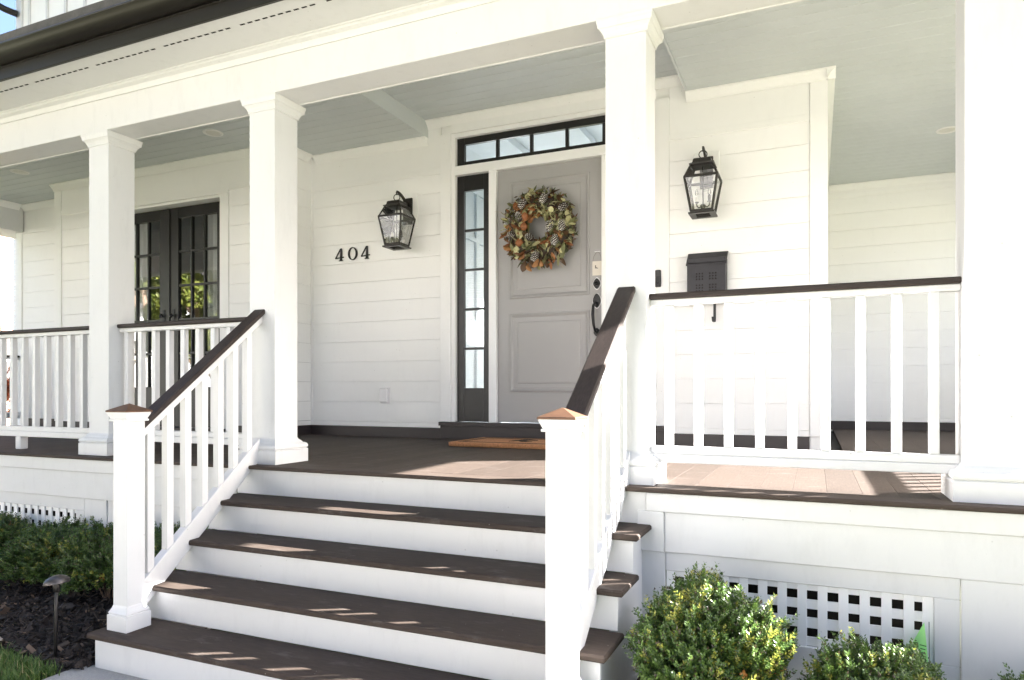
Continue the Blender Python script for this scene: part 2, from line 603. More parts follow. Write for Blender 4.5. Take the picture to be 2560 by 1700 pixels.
# ------------------------------------------------------------------ ground
gr = MB().add([(-140, -120, G - 0.02), (140, -120, G - 0.02), (140, 160, G - 0.02), (-140, 160, G - 0.02)], [(0, 1, 2, 3)])
ground = struct(obj('ground', gr, 'soil', recalc=False))
def sheet(name, poly, z, m):
    mb = MB().add([(x, y, z) for x, y in poly], [tuple(range(len(poly)))])
    return struct(obj(name, mb, m, recalc=False))
sheet('mulch_bed', [(-11, -1.02), (-3.68, -1.03), (-3.40, -1.09), (-3.18, -1.13), (-3.05, -0.93), (-3.05, 0.4), (-11, 0.4)], G - 0.004, 'mulch')
sheet('mulch_bed', [(-0.80, 0.4), (-0.80, -1.05), (-0.3, -1.12), (3.2, -1.15), (3.2, 0.4)], G - 0.004, 'mulch')
sheet('pavement', [(-90, -11.2), (90, -11.2), (90, -9.6), (-90, -9.6)], G - 0.006, 'concrete')
sheet('road', [(-90, -22), (90, -22), (90, -12.6), (-90, -12.6)], G - 0.006, 'asphalt')
# concrete walk: separate slabs with a joint
wk = struct(obj('path', MB().cbox(-3.17, -0.62, -2.20, -0.93, G - 0.06, G + 0.004, 0.006), 'concrete'))
piece('slab', wk, 'concrete', -3.17, -0.62, -3.90, -2.212, G - 0.06, G + 0.004, 0.006)
piece('slab', wk, 'concrete', -3.17, -0.62, -5.60, -3.912, G - 0.06, G + 0.004, 0.006)
piece('slab', wk, 'concrete', -3.17, -0.62, -7.30, -5.612, G - 0.06, G + 0.004, 0.006)

# ------------------------------------------------------------------ HOUSE
house = thing('house', ((XL + XC) / 2, YW, G), 'white shiplap house with grey front door, dark french doors and upper storey', 'house')

SZ = [0.145 + 0.199 * i for i in range(13)]      # siding joints up to the frieze
def planks(wall, x0, x1, y, z_top=2.51, axis='x', holes=(), xf=0.0):
    # horizontal shiplap boards; holes = [(a0,a1,z0,z1)]
    zs = [z for z in SZ if z < z_top - 0.02] + [z_top]
    for i in range(len(zs) - 1):
        z0, z1 = zs[i] + 0.0011, zs[i + 1] - 0.0011
        spans = [(x0, x1)]
        for (h0, h1, hz0, hz1) in holes:
            if z1 > hz0 and z0 < hz1:
                ns = []
                for (a, b) in spans:
                    if h0 > a: ns.append((a, min(b, h0)))
                    if h1 < b: ns.append((max(a, h1), b))
                spans = [s for s in ns if s[1] - s[0] > 0.01]
        for (a, b) in spans:
            if axis == 'x':
                piece('siding_plank', wall, 'siding', a, b, y, y + 0.018, z0, z1, 0.0013)
            else:
                piece('siding_plank', wall, 'siding', y - 0.018, y, a, b, z0, z1, 0.0013)

# entrance wall: sheathing in pieces round the door opening, siding on both sides
DX0, DX1 = -3.262, -1.108          # outer edges of door casing
wb = MB()
wb.box(XB1, DX0 + 0.02, YW + 0.0185, YW + 0.16, -0.2, 3.3)
wb.box(DX1 - 0.02, XC - 0.019, YW + 0.0185, YW + 0.16, -0.2, 3.3)
wb.box(DX0 + 0.02, DX1 - 0.02, YW + 0.0185, YW + 0.16, 2.84, 3.3)
wall = obj('wall', wb, 'siding', house)
planks(wall, XB1 + 0.002, DX0, YW)
planks(wall, DX1, -0.045, YW)
# bay
FX0, FX1, FZ1 = -7.345, -5.624, 2.445
bb = MB()
bb.box(XB0, FX0 - 0.02, YB + 0.0185, YB + 0.14, -0.2, 3.3)
bb.box(FX1 + 0.02, XB1 - 0.0185, YB + 0.0185, YB + 0.14, -0.2, 3.3)
bb.box(FX0 - 0.02, FX1 + 0.02, YB + 0.0185, YB + 0.14, FZ1 + 0.01, 3.3)
bb.box(XB1 - 0.14, XB1 - 0.0185, YB + 0.1405, YW + 0.1, -0.2, 3.3)
bb.box(XB0 + 0.0185, XB0 + 0.14, YB + 0.1405, YW + 0.1, -0.2, 3.3)
bay = obj('wall', bb, 'siding', house)
planks(bay, XB0 + 0.112, FX0 - 0.122, YB)
planks(bay, FX1 + 0.122, XB1 - 0.092, YB)
planks(bay, YB + 0.092, YW - 0.001, XB1, axis='y')
# left end wall
lb = MB().box(XL + 0.02, XB0 - 0.001, YW + 0.0185, YW + 0.16, -0.2, 3.3)
lw = obj('wall', lb, 'siding', house)
planks(lw, XL + 0.115, XB0 - 0.002, YW)
# side wall along the side porch and wall at its back
sb = MB().box(XC - 0.14, XC - 0.0185, YW + 0.161, YF + 0.1, -0.2, 3.3)
sw = obj('wall', sb, 'siding', house)
planks(sw, YW + 0.10, YF - 0.001, XC, axis='y')
fb = MB().box(XC - 0.1, 2.35, YF + 0.0185, YF + 0.16, G, 3.3)
fw = obj('wall', fb, 'siding', house)
planks(fw, XC + 0.001, 2.33, YF, z_top=2.72)

# corner boards, frieze, crown, base trims
def trim(name, x0, x1, y0, y1, z0, z1, m='siding', c=0.002):
    return piece(name, house, m, x0, x1, y0, y1, z0, z1, c)
trim('corner_board', -0.043, XC + 0.012, YW - 0.012, YW + 0.018, 0.098, 2.86)
trim('corner_board', XC - 0.018, XC + 0.0115, YW + 0.0185, YW + 0.098, 0.098, 2.86)
trim('corner_board', XB0 - 0.012, XB0 + 0.110, YB - 0.012, YB + 0.018, 0.098, 2.86)
trim('corner_board', XB1 - 0.090, XB1 + 0.012, YB - 0.012, YB + 0.018, 0.098, 2.86)
trim('corner_board', XB1 - 0.0185, XB1 + 0.0115, YB + 0.0185, YB + 0.090, 0.098, 2.86)
trim('corner_board', XL, XL + 0.113, YW - 0.012, YW + 0.018, 0.098, 2.86)
trim('corner_board', XB1 + 0.0005, XB1 + 0.026, YW - 0.014, YW - 0.0005, 0.10, 2.506)
for (a, b, y) in ((XB1 + 0.001, DX0 - 0.001, YW), (DX1 + 0.001, -0.045, YW), (XB0 + 0.112, FX0 - 0.123, YB), (FX1 + 0.123, XB1 - 0.092, YB), (XL + 0.115, XB0 - 0.002, YW), (XC + 0.002, 2.33, YF)):
    trim('skirting', a, b, y - 0.012, y + 0.017, -0.004, 0.096, 'sill')
    trim('water_table', a, b, y - 0.006, y + 0.017, 0.0975, 0.1425)
    zt = 2.51 if y < 5 else 2.72
    trim('frieze_strip', a, b, y - 0.010, y + 0.0175, zt - 0.003, zt + 0.05)
    trim('frieze_board', a, b, y - 0.004, y + 0.0178, zt + 0.0505, 2.862 if not (a == XB1 + 0.001 or a == DX1 + 0.001) else 3.0)
trim('skirting', XB1 - 0.017, XB1 + 0.012, YB + 0.095, YW - 0.013, -0.004, 0.096, 'sill')
trim('water_table', XB1 - 0.017, XB1 + 0.006, YB + 0.095, YW - 0.007, 0.0975, 0.1425)
trim('frieze_board', XB1 - 0.0178, XB1 + 0.004, YB + 0.092, YW - 0.0005, 2.5605, 2.862)
trim('frieze_strip', XB1 - 0.0175, XB1 + 0.010, YB + 0.092, YW - 0.0105, 2.507, 2.560)
trim('skirting', XC - 0.017, XC + 0.0125, YW + 0.10, YF - 0.013, -0.004, 0.096, 'sill')
trim('frieze_board', XC - 0.0178, XC + 0.004, YW + 0.10, YF - 0.005, 2.512, 2.862)

CR = [(0, 0), (0, -0.072), (-0.010, -0.072), (-0.014, -0.060), (-0.030, -0.040), (-0.046, -0.026), (-0.052, -0.016), (-0.062, -0.014), (-0.062, 0)]
def crown(a, b, y, z, axis='x', sgn=1, s=1.0, parent=None):
    # crown profile projecting to -y (axis x) or +/-x (axis y) below height z
    if axis == 'x':
        mb = MB().prism([(y + p * s, z + q * s) for p, q in CR], 'x', a, b)
    else:
        mb = MB().prism([(y - sgn * p * s, z + q * s) for p, q in CR], 'y', a, b)
    return obj('crown_moulding', mb, 'siding', parent or house)
crown(XB1 + 0.063, XT0 - 0.002, YW - 0.0045, ZC - 0.002)
crown(XT0 + 0.002, XT1 - 0.002, YW - 0.0045, ZT - 0.002)
crown(XT1 + 0.002, XC + 0.066, YW - 0.0125, ZC - 0.002)
crown(YW - 0.073, YF - 0.07, XC + 0.004, ZC - 0.002, 'y')
crown(XC + 0.07, 1.80, YF - 0.0045, ZC - 0.002)
crown(XB0 - 0.012, XB1 + 0.012, YB - 0.0125, ZC - 0.002)
crown(YB + 0.02, YW - 0.07, XB1 + 0.0125, ZC - 0.002, 'y')
crown(XL + 0.02, XB0 - 0.012, YW - 0.0125, ZC - 0.002)

# ---- entrance: casings, sidelights, transom, door
def dtrim(name, *a, m='siding', c=0.002): return piece(name, house, m, *a, c)
trim('sill', DX0 - 0.01, DX1 + 0.01, YW - 0.035, YW + 0.10, 0.1205, 0.156, 'sill')
trim('skirting', DX0, DX1, YW - 0.016, YW + 0.08, -0.004, 0.119, 'sill')
for x0, x1 in ((DX0, -3.150), (-1.220, DX1)):
    dtrim('casing', x0, x1, YW - 0.018, YW + 0.05, 0.158, 2.868)
for x0, x1 in ((-3.148, -3.108), (-1.262, -1.222)):
    dtrim('casing', x0, x1, YW - 0.004, YW + 0.12, 0.158, 2.866)
dtrim('casing', -3.106, -1.264, YW - 0.004, YW + 0.12, 2.828, 2.866)
dtrim('casing', -3.148, -1.222, YW - 0.018, YW + 0.05, 2.8685, 2.948)
dtrim('mullion', -3.106, -1.264, YW - 0.010, YW + 0.12, 2.472, 2.556)
for x0, x1 in ((-2.757, -2.684), (-1.686, -1.613)):
    dtrim('mullion', x0, x1, YW - 0.008, YW + 0.12, 0.158, 2.470)

def glazed(name, parent, x0, x1, y, z0, z1, stile, top, bot, nx, nz, m, gm, bar=0.022, depth=0.04, label=None):
    # a glazed leaf: frame mesh > panes and glazing bars
    mb = MB()
    mb.cbox(x0, x0 + stile, y, y + depth, z0, z1, 0.002)
    mb.cbox(x1 - stile, x1, y, y + depth, z0, z1, 0.002)
    mb.cbox(x0 + stile, x1 - stile, y + 0.0005, y + depth - 0.0005, z1 - top, z1, 0.002)
    mb.cbox(x0 + stile, x1 - stile, y + 0.0005, y + depth - 0.0005, z0, z0 + bot, 0.002)
    f = obj(name, mb, m, parent)
    gx0, gx1, gz0, gz1 = x0 + stile, x1 - stile, z0 + bot, z1 - top
    px, pz = (gx1 - gx0) / nx, (gz1 - gz0) / nz
    for i in range(1, nx):
        piece('glazing_bar', f, m, gx0 + i * px - bar / 2, gx0 + i * px + bar / 2, y + 0.004, y + depth - 0.004, gz0, gz1, 0.003)
    for k in range(1, nz):
        piece('glazing_bar', f, m, gx0, gx1, y + 0.006, y + depth - 0.006, gz0 + k * pz - bar / 2, gz0 + k * pz + bar / 2, 0.003)
    for i in range(nx):
        for k in range(nz):
            a0 = gx0 + i * px + (bar / 2 if i else 0)
            a1 = gx0 + (i + 1) * px - (bar / 2 if i < nx - 1 else 0)
            b0 = gz0 + k * pz + (bar / 2 if k else 0)
            b1 = gz0 + (k + 1) * pz - (bar / 2 if k < nz - 1 else 0)
            yy = y + depth * 0.5
            ti = random.uniform(-0.0012, 0.0012); tj = random.uniform(-0.0012, 0.0012)
            mbp = MB().add([(a0, yy + ti, b0), (a1, yy - ti, b0), (a1, yy - ti + tj, b1), (a0, yy + ti + tj, b1)], [(0, 1, 2, 3)])
            obj('pane', mbp, gm, f, recalc=False)
    return f
glazed('sidelight', house, -3.106, -2.759, YW + 0.035, 0.160, 2.470, 0.070, 0.145, 0.315, 1, 5, 'black', 'wavy')
glazed('sidelight', house, -1.611, -1.264, YW + 0.035, 0.160, 2.470, 0.070, 0.145, 0.315, 1, 5, 'black', 'wavy')
glazed('transom', house, -3.106, -1.264, YW + 0.035, 2.558, 2.826, 0.075, 0.062, 0.045, 5, 1, 'black', 'tglass', bar=0.03)

door = obj('front_door', MB().cbox(-2.682, -1.688, YW + 0.030, YW + 0.075, 0.162, 2.468, 0.003), 'grey', house)
def panel(x0, x1, z0, z1, y):
    # moulded frame (outer bead, cove) and raised field
    mb = MB()
    prof = [(0.0, 0.0), (0.004, -0.010), (0.016, -0.014), (0.026, -0.008), (0.034, -0.001), (0.040, 0.003)]
    rings = []
    for d, h in prof:
        rings.append([(x0 + d, y + h, z0 + d), (x1 - d, y + h, z0 + d), (x1 - d, y + h, z1 - d), (x0 + d, y + h, z1 - d)])
    vs = [p for r_ in rings for p in r_]
    fs = []
    for i in range(len(rings) - 1):
        for k in range(4):
            fs.append((i * 4 + k, i * 4 + (k + 1) % 4, (i + 1) * 4 + (k + 1) % 4, (i + 1) * 4 + k))
    mb.add(vs, fs)
    obj('panel_moulding', mb, 'grey', door)
    d = 0.085
    mb = MB()
    rings = [[(x0 + q, y + h, z0 + q), (x1 - q, y + h, z0 + q), (x1 - q, y + h, z1 - q), (x0 + q, y + h, z1 - q)] for q, h in ((d - 0.006, 0.0005), (d, -0.006), (d + 0.012, -0.007))]
    vs = [p for r_ in rings for p in r_]
    fs = [(i * 4 + k, i * 4 + (k + 1) % 4, (i + 1) * 4 + (k + 1) % 4, (i + 1) * 4 + k) for i in range(2) for k in range(4)] + [(8, 9, 10, 11)]
    mb.add(vs, fs)
    obj('panel_field', mb, 'grey', door)
panel(-2.562, -1.800, 1.285, 2.352, YW + 0.0295)
panel(-2.562, -1.800, 0.435, 1.150, YW + 0.0295)

# lock, handle
def oval_plate(name, cx, cz, rx, rz, y, m, parent, th=0.008):
    pts = []
    for k in range(32):
        a = 2 * math.pi * k / 32
        s = 1.0 + 0.10 * (abs(math.cos(2 * a)) ** 3)
        pts.append((cx + rx * math.cos(a) * s, cz + rz * math.sin(a) * s))
    return obj(name, MB().prism(pts, 'y', y - th, y), m, parent)
oval_plate('escutcheon', -1.735, 1.375, 0.034, 0.050, YW + 0.029, 'plastic', door, 0.004)
db = oval_plate('deadbolt', -1.735, 1.375, 0.028, 0.042, YW + 0.0245, 'iron', door, 0.010)
oval_plate('escutcheon', -1.735, 1.225, 0.038, 0.062, YW + 0.029, 'plastic', door, 0.004)
hp = oval_plate('handle_plate', -1.735, 1.228, 0.032, 0.056, YW + 0.0245, 'iron', door, 0.010)
hb = MB().tube([(-1.735, YW + 0.015, 1.205), (-1.738, YW - 0.030, 1.205), (-1.745, YW - 0.050, 1.175), (-1.748, YW - 0.056, 1.10), (-1.742, YW - 0.052, 1.02), (-1.736, YW - 0.035, 0.965), (-1.735, YW + 0.012, 0.955)], [0.011, 0.011, 0.012, 0.014, 0.012, 0.010, 0.010], 10)
obj('handle', hb, 'iron', door)
obj('deadbolt', MB().lathe([(0.0, -0.022), (0.014, -0.022), (0.018, -0.016), (0.018, 0.0)], -1.735, YW + 0.0145, 18, axis='y', cz=1.375), 'iron', door)
oval_plate('handle_plate', -1.735, 0.955, 0.026, 0.034, YW + 0.029, 'iron', door, 0.010)

# ---- french doors, recessed in the bay
YD = YB + 0.105
FC = (FX0 + FX1) / 2
for x0, x1 in ((FX0 - 0.118, FX0 + 0.0), (FX1, FX1 + 0.118)):
    trim('casing', x0, x1, YB - 0.010, YB + 0.0165, 0.10, 2.478)
trim('casing', FX0 - 0.118, FX1 + 0.118, YB - 0.012, YB + 0.0163, 2.480, 2.5105)
trim('casing', FX0, FX1, YB - 0.004, YB + 0.1, FZ1 + 0.002, FZ1 + 0.032)
trim('door_jamb', FX1 - 0.018, FX1 - 0.0005, YB + 0.018, YB + 0.165, 0.06, FZ1)
trim('door_jamb', FX0 + 0.0005, FX0 + 0.018, YB + 0.018, YB + 0.165, 0.06, FZ1)
trim('sill', FX0 - 0.05, FX1 + 0.05, YB - 0.03, YB + 0.17, -0.003, 0.058, 'sill')
XM = -6.487
def leaf(x0, x1, knob):
    f = glazed('french_door', house, x0, x1, YD, 0.062, FZ1 - 0.003, 0.138, 0.112, 0.43, 3, 5, 'black', 'glass', bar=0.024, depth=0.045)
    obj('knob', MB().lathe([(0.006, 0.0), (0.006, -0.02), (0.02, -0.03), (0.024, -0.04), (0.018, -0.05), (0.0, -0.052)], knob, YD, 14, axis='y', cz=1.27), 'iron', f)
    obj('knob_plate', MB().cbox(knob - 0.02, knob + 0.02, YD - 0.006, YD - 0.0002, 1.16, 1.34, 0.003), 'iron', f)
leaf(XM + 0.004, FX1 - 0.019, XM + 0.075)
leaf(FX0 + 0.019, XM - 0.004, XM - 0.075)
trim('astragal', XM - 0.022, XM + 0.022, YD - 0.012, YD - 0.0005, 0.065, FZ1 - 0.004, 'black')

# interiors seen through the glass: hall and parlour, open to daylight at the back
hall = MB()
hall.box(-3.9, -0.5, YW + 0.17, 6.2, -0.03, 0.14)
hall.box(-3.95, -3.9, YW + 0.17, 6.2, 0.14, 3.2)
hall.box(-0.5, -0.45, YW + 0.17, 6.2, 0.14, 3.2)
hall.box(-3.9, -0.5, YW + 0.17, 6.2, 3.2, 3.25)
hall.box(-3.9, -0.5, 6.2, 6.25, 0.14, 0.9)
hall.box(-3.9, -3.7, 6.2, 6.25, 0.9, 3.2)
hall.box(-0.7, -0.5, 6.2, 6.25, 0.9, 3.2)
ih = obj('hall', hall, 'roomwall', house)
for z in (1.0, 2.3, 2.9):
    obj('wall_panelling', MB().box(-3.898, -3.870, YW + 0.2, 6.19, z, z + 0.05), 'roomwall', ih)
for y in (3.2, 3.9, 4.6, 5.3):
    obj('wall_panelling', MB().box(-3.897, -3.872, y, y + 0.06, 0.2, 2.899), 'roomwall', ih)
for x in (-3.1, -2.3, -1.5):
    obj('ceiling_beam', MB().box(x, x + 0.09, YW + 0.2, 6.19, 3.12, 3.1985), 'roomwall', ih)
par = MB()
par.box(-8.1, -4.85, YB + 0.145, 6.2, -0.03, 0.02)
par.box(-8.15, -8.1, YB + 0.145, 6.2, 0.02, 3.1)
par.box(-4.85, -4.81, YB + 0.145, 6.2, 0.02, 3.1)
par.box(-8.1, -4.85, YB + 0.145, 6.2, 3.1, 3.15)
par.box(-8.1, -4.85, 6.2, 6.25, 0.02, 3.1)
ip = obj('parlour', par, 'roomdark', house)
def curtain(x0, x1, y, z0, z1, parent, nf):
    n = nf * 8
    vs = []
    for i in range(n + 1):
        x = x0 + (x1 - x0) * i / n
        d = 0.022 * math.sin(2 * math.pi * i / 8) + 0.008 * math.sin(i * 0.9)
        vs += [(x, y + d, z0), (x, y + d * 0.8, z1)]
    fs = [(2 * i, 2 * i + 2, 2 * i + 3, 2 * i + 1) for i in range(n)]
    return obj('curtain', MB().add(vs, fs, 0, True), 'curtain', parent, recalc=False)
curtain(-6.02, -5.58, YD + 0.10, 0.05, 2.42, ip, 7)
curtain(-7.40, -6.90, YD + 0.10, 0.05, 2.42, ip, 6)
# ---- upper storey
up = MB().box(XL, XC, YW + 0.02, 6.55, 3.305, 6.05)
uw = obj('upper_wall', up, 'siding', house)
for i in range(27):
    x = XL + 0.22 + i * 0.36
    if -8.05 < x < -6.25: continue
    piece('batten', uw, 'white', x, x + 0.04, YW - 0.002, YW + 0.0195, 3.9, 6.0, 0.004)
piece('corner_board', uw, 'white', XL - 0.012, XL + 0.10, YW - 0.008, YW + 0.0193, 3.9, 6.0, 0.003)
glazed('upper_window', house, -7.86, -6.45, YW - 0.03, 4.55, 5.75, 0.05, 0.05, 0.06, 2, 2, 'black', 'glass', bar=0.025, depth=0.045)
for x0, x1 in ((-7.98, -7.862), (-6.448, -6.33)):
    trim('casing', x0, x1, YW - 0.02, YW + 0.0194, 4.45, 5.87)
rf = MB()
rf.prism([(YW - 0.35, 5.95), (4.6, 7.2), (7.0, 5.95), (7.0, 6.13), (4.6, 7.4), (YW - 0.35, 6.13)], 'x', XL - 0.4, XC + 0.4)
obj('roof', rf, 'shingle', house)
obj('gable_wall', MB().prism([(YW + 0.02, 6.055), (6.55, 6.055), (4.6, 7.15)], 'x', XL + 0.01, XC - 0.01), 'siding', house)
# wing behind the side porch
obj('wing_wall', MB().box(XC + 0.001, 2.35, YF + 0.17, 7.4, G, 3.3), 'siding', house)
# downspout at the upper left corner
dsp = MB().tube([(XL - 0.10, YW - 0.30, 5.94), (XL - 0.10, YW - 0.28, 5.56), (XL - 0.085, YW - 0.26, 5.47), (XL - 0.02, YW - 0.14, 5.42), (XL + 0.04, YW - 0.02, 5.40)], 0.042, 10)
obj('downspout', dsp, 'gutter', house)

# ------------------------------------------------------------------ PORCH
porch = thing('porch', (-3.8, 0.3, G), 'wraparound front porch with brown deck, pale blue board ceiling and white skirt', 'porch')

# deck
db_ = MB().box(XL, XR - 0.02, 0.06, YW - 0.005, -0.14, -0.026)
db_.box(XC + 0.02, XR - 0.02, YW - 0.004, YF - 0.005, -0.14, -0.026)
deck = obj('deck', db_, 'hole', porch)
piece('border_board', deck, 'tread', XL - 0.02, XR, 0.0, 0.138, -0.0215, 0.0, 0.006)
x = XL
while x < XR - 0.14:
    x1 = x + 0.1395
    yb = YW - 0.013
    if x1 <= XB1 + 0.01 and x >= XB0 - 0.12: yb = YB - 0.013
    if x >= XC + 0.013: yb = YF - 0.013
    piece('deck_board', deck, 'deck', x, min(x1, XR), 0.1415, yb, -0.0225, -0.0008 + random.uniform(-0.0004, 0.0004), 0.0004)
    x += 0.1405
piece('border_board', deck, 'deck', x, XR + 0.02, 0.1415, YF - 0.013, -0.0225, -0.0006, 0.004)

# ceiling
cb = MB()
cb.box(XL + 0.05, XT0 - 0.021, 0.315, YW, ZC + 0.016, ZC + 0.05)
cb.box(XT0 - 0.020, XT1 + 0.020, 0.315, YW, ZT + 0.016, ZT + 0.05)
cb.box(XT1 + 0.021, 1.78, 0.315, YF, ZC + 0.016, ZC + 0.05)
cb.box(XT0 - 0.019, XT0, 0.312, YW - 0.002, ZC - 0.0005, ZT + 0.015)
cb.box(XT1, XT1 + 0.019, 0.312, YW - 0.002, ZC - 0.0005, ZT + 0.015)
ceil = obj('ceiling', cb, 'blue', porch)
def ceil_boards(x0, x1, z, y1):
    y = 0.312
    while y < y1 - 0.02:
        piece('ceiling_board', ceil, 'blue', x0, x1, y + 0.0028, min(y + 0.1242, y1), z, z + 0.0155, 0.003)
        y += 0.127
ceil_boards(XL + 0.05, XT0 - 0.0195, ZC, YW - 0.004)
ceil_boards(XT0 + 0.0005, XT1 - 0.0005, ZT, YW - 0.004)
ceil_boards(XT1 + 0.0195, 1.775, ZC, YF - 0.004)

# beams
ZBm = 2.245
bm_ = MB().cbox(XL - 0.05, XR + 0.03, 0.11, 0.310, ZBm, 3.1, 0.004)
beam = obj('beam', bm_, 'white', porch)
piece('beam_trim', beam, 'white', XL, XR, 0.3115, 0.327, ZBm - 0.004, ZBm + 0.05, 0.004)
rb = obj('beam', MB().cbox(1.78, 1.985, 0.3285, YF - 0.006, 2.45, 3.1, 0.004), 'white', porch)
lb2 = obj('beam', MB().cbox(XL - 0.03, XL + 0.17, 0.3285, YW - 0.02, 2.52, 3.1, 0.004), 'white', porch)
crown(0.33, YW - 0.08, XL + 0.1705, ZC - 0.002, 'y', parent=porch)
# soffit and its vents
ZS = 2.522
sf = obj('soffit', MB().box(XL - 0.35, XR + 0.30, -0.262, 0.108, ZS, ZS + 0.018), 'white', porch)
fr_ = [(0.109, ZS), (0.109, ZS - 0.062), (0.100, ZS - 0.062), (0.094, ZS - 0.046), (0.090, ZS - 0.030), (0.066, ZS - 0.020), (0.060, ZS - 0.012), (0.050, ZS - 0.010), (0.050, ZS)]
obj('frieze_moulding', MB().prism([(a, b - 0.001) for a, b in fr_], 'x', XL - 0.3, XR + 0.06), 'white', porch)
vs_ = MB()
x = XL
k = 0
while x < XR:
    if k % 11 != 10:
        vs_.box(x, x + 0.034, -0.162, -0.152, ZS - 0.0015, ZS + 0.0)
    x += 0.055
    k += 1
vo = obj('vent_slots', vs_, 'hole', sf)
vo['kind'] = 'stuff'
# side soffit
obj('soffit', MB().box(1.99, 2.32, 0.109, YF + 0.3, ZS + 0.001, ZS + 0.019), 'white', porch)
obj('soffit', MB().box(XL - 0.34, XL - 0.035, 0.109, YW + 0.3, ZS + 0.001, ZS + 0.019), 'white', porch)
# fascia and gutter
obj('fascia', MB().cbox(XL - 0.37, XR + 0.32, -0.284, -0.263, ZS - 0.010, ZS + 0.20, 0.003), 'gutter', porch)
gp = [(-0.2845, 2.600), (-0.315, 2.598), (-0.345, 2.603), (-0.368, 2.616), (-0.384, 2.634), (-0.393, 2.652), (-0.400, 2.656), (-0.404, 2.662), (-0.402, 2.669), (-0.394, 2.669), (-0.386, 2.656), (-0.372, 2.632), (-0.340, 2.612), (-0.2845, 2.609)]
obj('gutter', MB().prism(gp, 'x', XL - 0.38, XR + 0.34, smooth=True), 'gutter', porch)
piece('drip_edge', porch, 'gutter', XL - 0.37, XR + 0.32, -0.292, -0.2845, ZS + 0.066, ZS + 0.0745, 0.002)
# porch roof
obj('porch_roof', MB().prism([(-0.31, 2.735), (YW + 0.0, 3.86), (YW + 0.0, 3.92), (-0.31, 2.795)], 'x', XL - 0.38, XC + 0.1), 'shingle', porch)
obj('porch_roof', MB().prism([(-0.31, 2.735), (YF, 3.70), (YF, 3.76), (-0.31, 2.795)], 'x', XC + 0.101, XR + 0.36), 'shingle', porch)

# skirt below the deck
def skirt(name, x0, x1, y, z0, z1, c=0.003): return piece(name, porch, 'white', x0, x1, y, y + 0.02, z0, z1, c)
for x0, x1 in ((XL, -3.225), (-0.715, XR)):
    skirt('fascia_board', x0, x1, 0.018, -0.108, -0.0225)
    skirt('fascia_board', x0 if x0 < -5 else -0.633, x1, 0.028, -0.2915, -0.1085)
skirt('fascia_board', -0.757, -0.634, 0.0185, -0.2915, -0.1085)
# right lattice bay
skirt('rail_board', -0.63, 0.517, 0.040, -0.377, -0.292)
skirt('rail_board', -0.63, 0.517, 0.040, G - 0.02, -0.640)
skirt('stile_board', 0.428, 0.517, 0.0395, -0.6395, -0.3775)
skirt('stile_board', -0.80, -0.632, 0.0395, G - 0.02, -0.292)
skirt('panel_board', 0.519, XR, 0.033, G - 0.02, -0.292)
# left lattice bay
skirt('rail_board', -6.6, -4.60, 0.040, -0.377, -0.292)
skirt('rail_board', -6.6, -4.60, 0.040, G - 0.02, -0.640)
skirt('stile_board', -4.690, -4.60, 0.0395, -0.6395, -0.3775)
skirt('stile_board', -4.598, -4.375, 0.037, G - 0.02, -0.292)
skirt('panel_board', -4.373, -3.20, 0.044, G - 0.02, -0.292)
skirt('panel_board', XL, -6.602, 0.044, G - 0.02, -0.292)
def lattice(x0, x1, xs, z0, z1):
    backing = obj('crawl_space_shade', MB().box(x0, x1, 0.32, 0.34, G - 0.02, -0.20), 'hole', porch)  # dark sheet stands in for the shade under the porch
    mb = MB().box(x0, x1, 0.0690, 0.0720, z0 + 0.001, z0 + 0.006).box(x0, x1, 0.0690, 0.0720, z1 - 0.006, z1 - 0.001)
    f = obj('lattice', mb, 'vinyl', porch)
    for x in xs:
        piece('slat', f, 'siding', x - 0.0375, x, 0.049, 0.0595, z0 + 0.001, z1 - 0.001, 0.0012)  # slats take the lighter white to lift them out of shade
    for z in (z1 - 0.029, -0.444, -0.520, -0.602):
        a, b = (z, z1 - 0.001) if z > -0.42 else (None, None)
        if a: piece('slat', f, 'siding', x0 + 0.001, x1 - 0.001, 0.0600, 0.0680, a, b, 0.0012)
    for a, b in ((-0.484, -0.444), (-0.565, -0.520), (-0.640, -0.602)):
        piece('slat', f, 'siding', x0 + 0.001, x1 - 0.001, 0.0600, 0.0680, a, b, 0.0012)
lattice(-0.63, 0.428, [-0.194 + 0.0793 * i for i in range(-5, 8)] + [0.4275], -0.6405, -0.3765)
lattice(-6.6, -4.69, [-4.699 - 0.0779 * i - 0.03 for i in range(0, 23)], -0.6405, -0.3765)

# ------------------------------------------------------------------ STEPS
steps = thing('porch_steps', (-1.95, -0.45, G), 'wide steps of four brown treads over white risers below the porch', 'steps')
RS, RUN, Y0 = 0.17, 0.248, 0.030
def xl(y): return -3.205 + (0.03 - y) * 0.118
piece('riser', steps, 'white', xl(0.03), -0.718, Y0, Y0 + 0.02, -0.1702, -0.0225, 0.002)
for i in range(1, 5):
    z = -RS * i
    yf = -RUN * i
    piece('tread', steps, 'tread', xl(yf) - 0.02, -0.690, yf, yf + RUN + Y0 - 0.001, z - 0.027, z, 0.007)
    zb = z - RS + 0.0003 if i < 4 else G - 0.02
    piece('riser', steps, 'white', xl(yf) + 0.002, -0.718, yf + Y0, yf + Y0 + 0.02, zb, z - 0.0275, 0.002)
for xs0, xs1 in ((-0.758, -0.7385), (-3.085, -3.065)):
    poly = [(0.03, G - 0.02), (0.03, -0.20)]
    for i in range(1, 5):
        yf = -RUN * i
        poly += [(yf + RUN + Y0 + 0.021, -RS * i - 0.029), (yf + Y0 + 0.021, -RS * i - 0.029)]
    poly += [(-RUN * 4 + Y0 + 0.021, G - 0.02)]
    obj('stringer', MB().prism(poly[0:1] + poly[2:], 'x', xs0, xs1), 'white', steps)

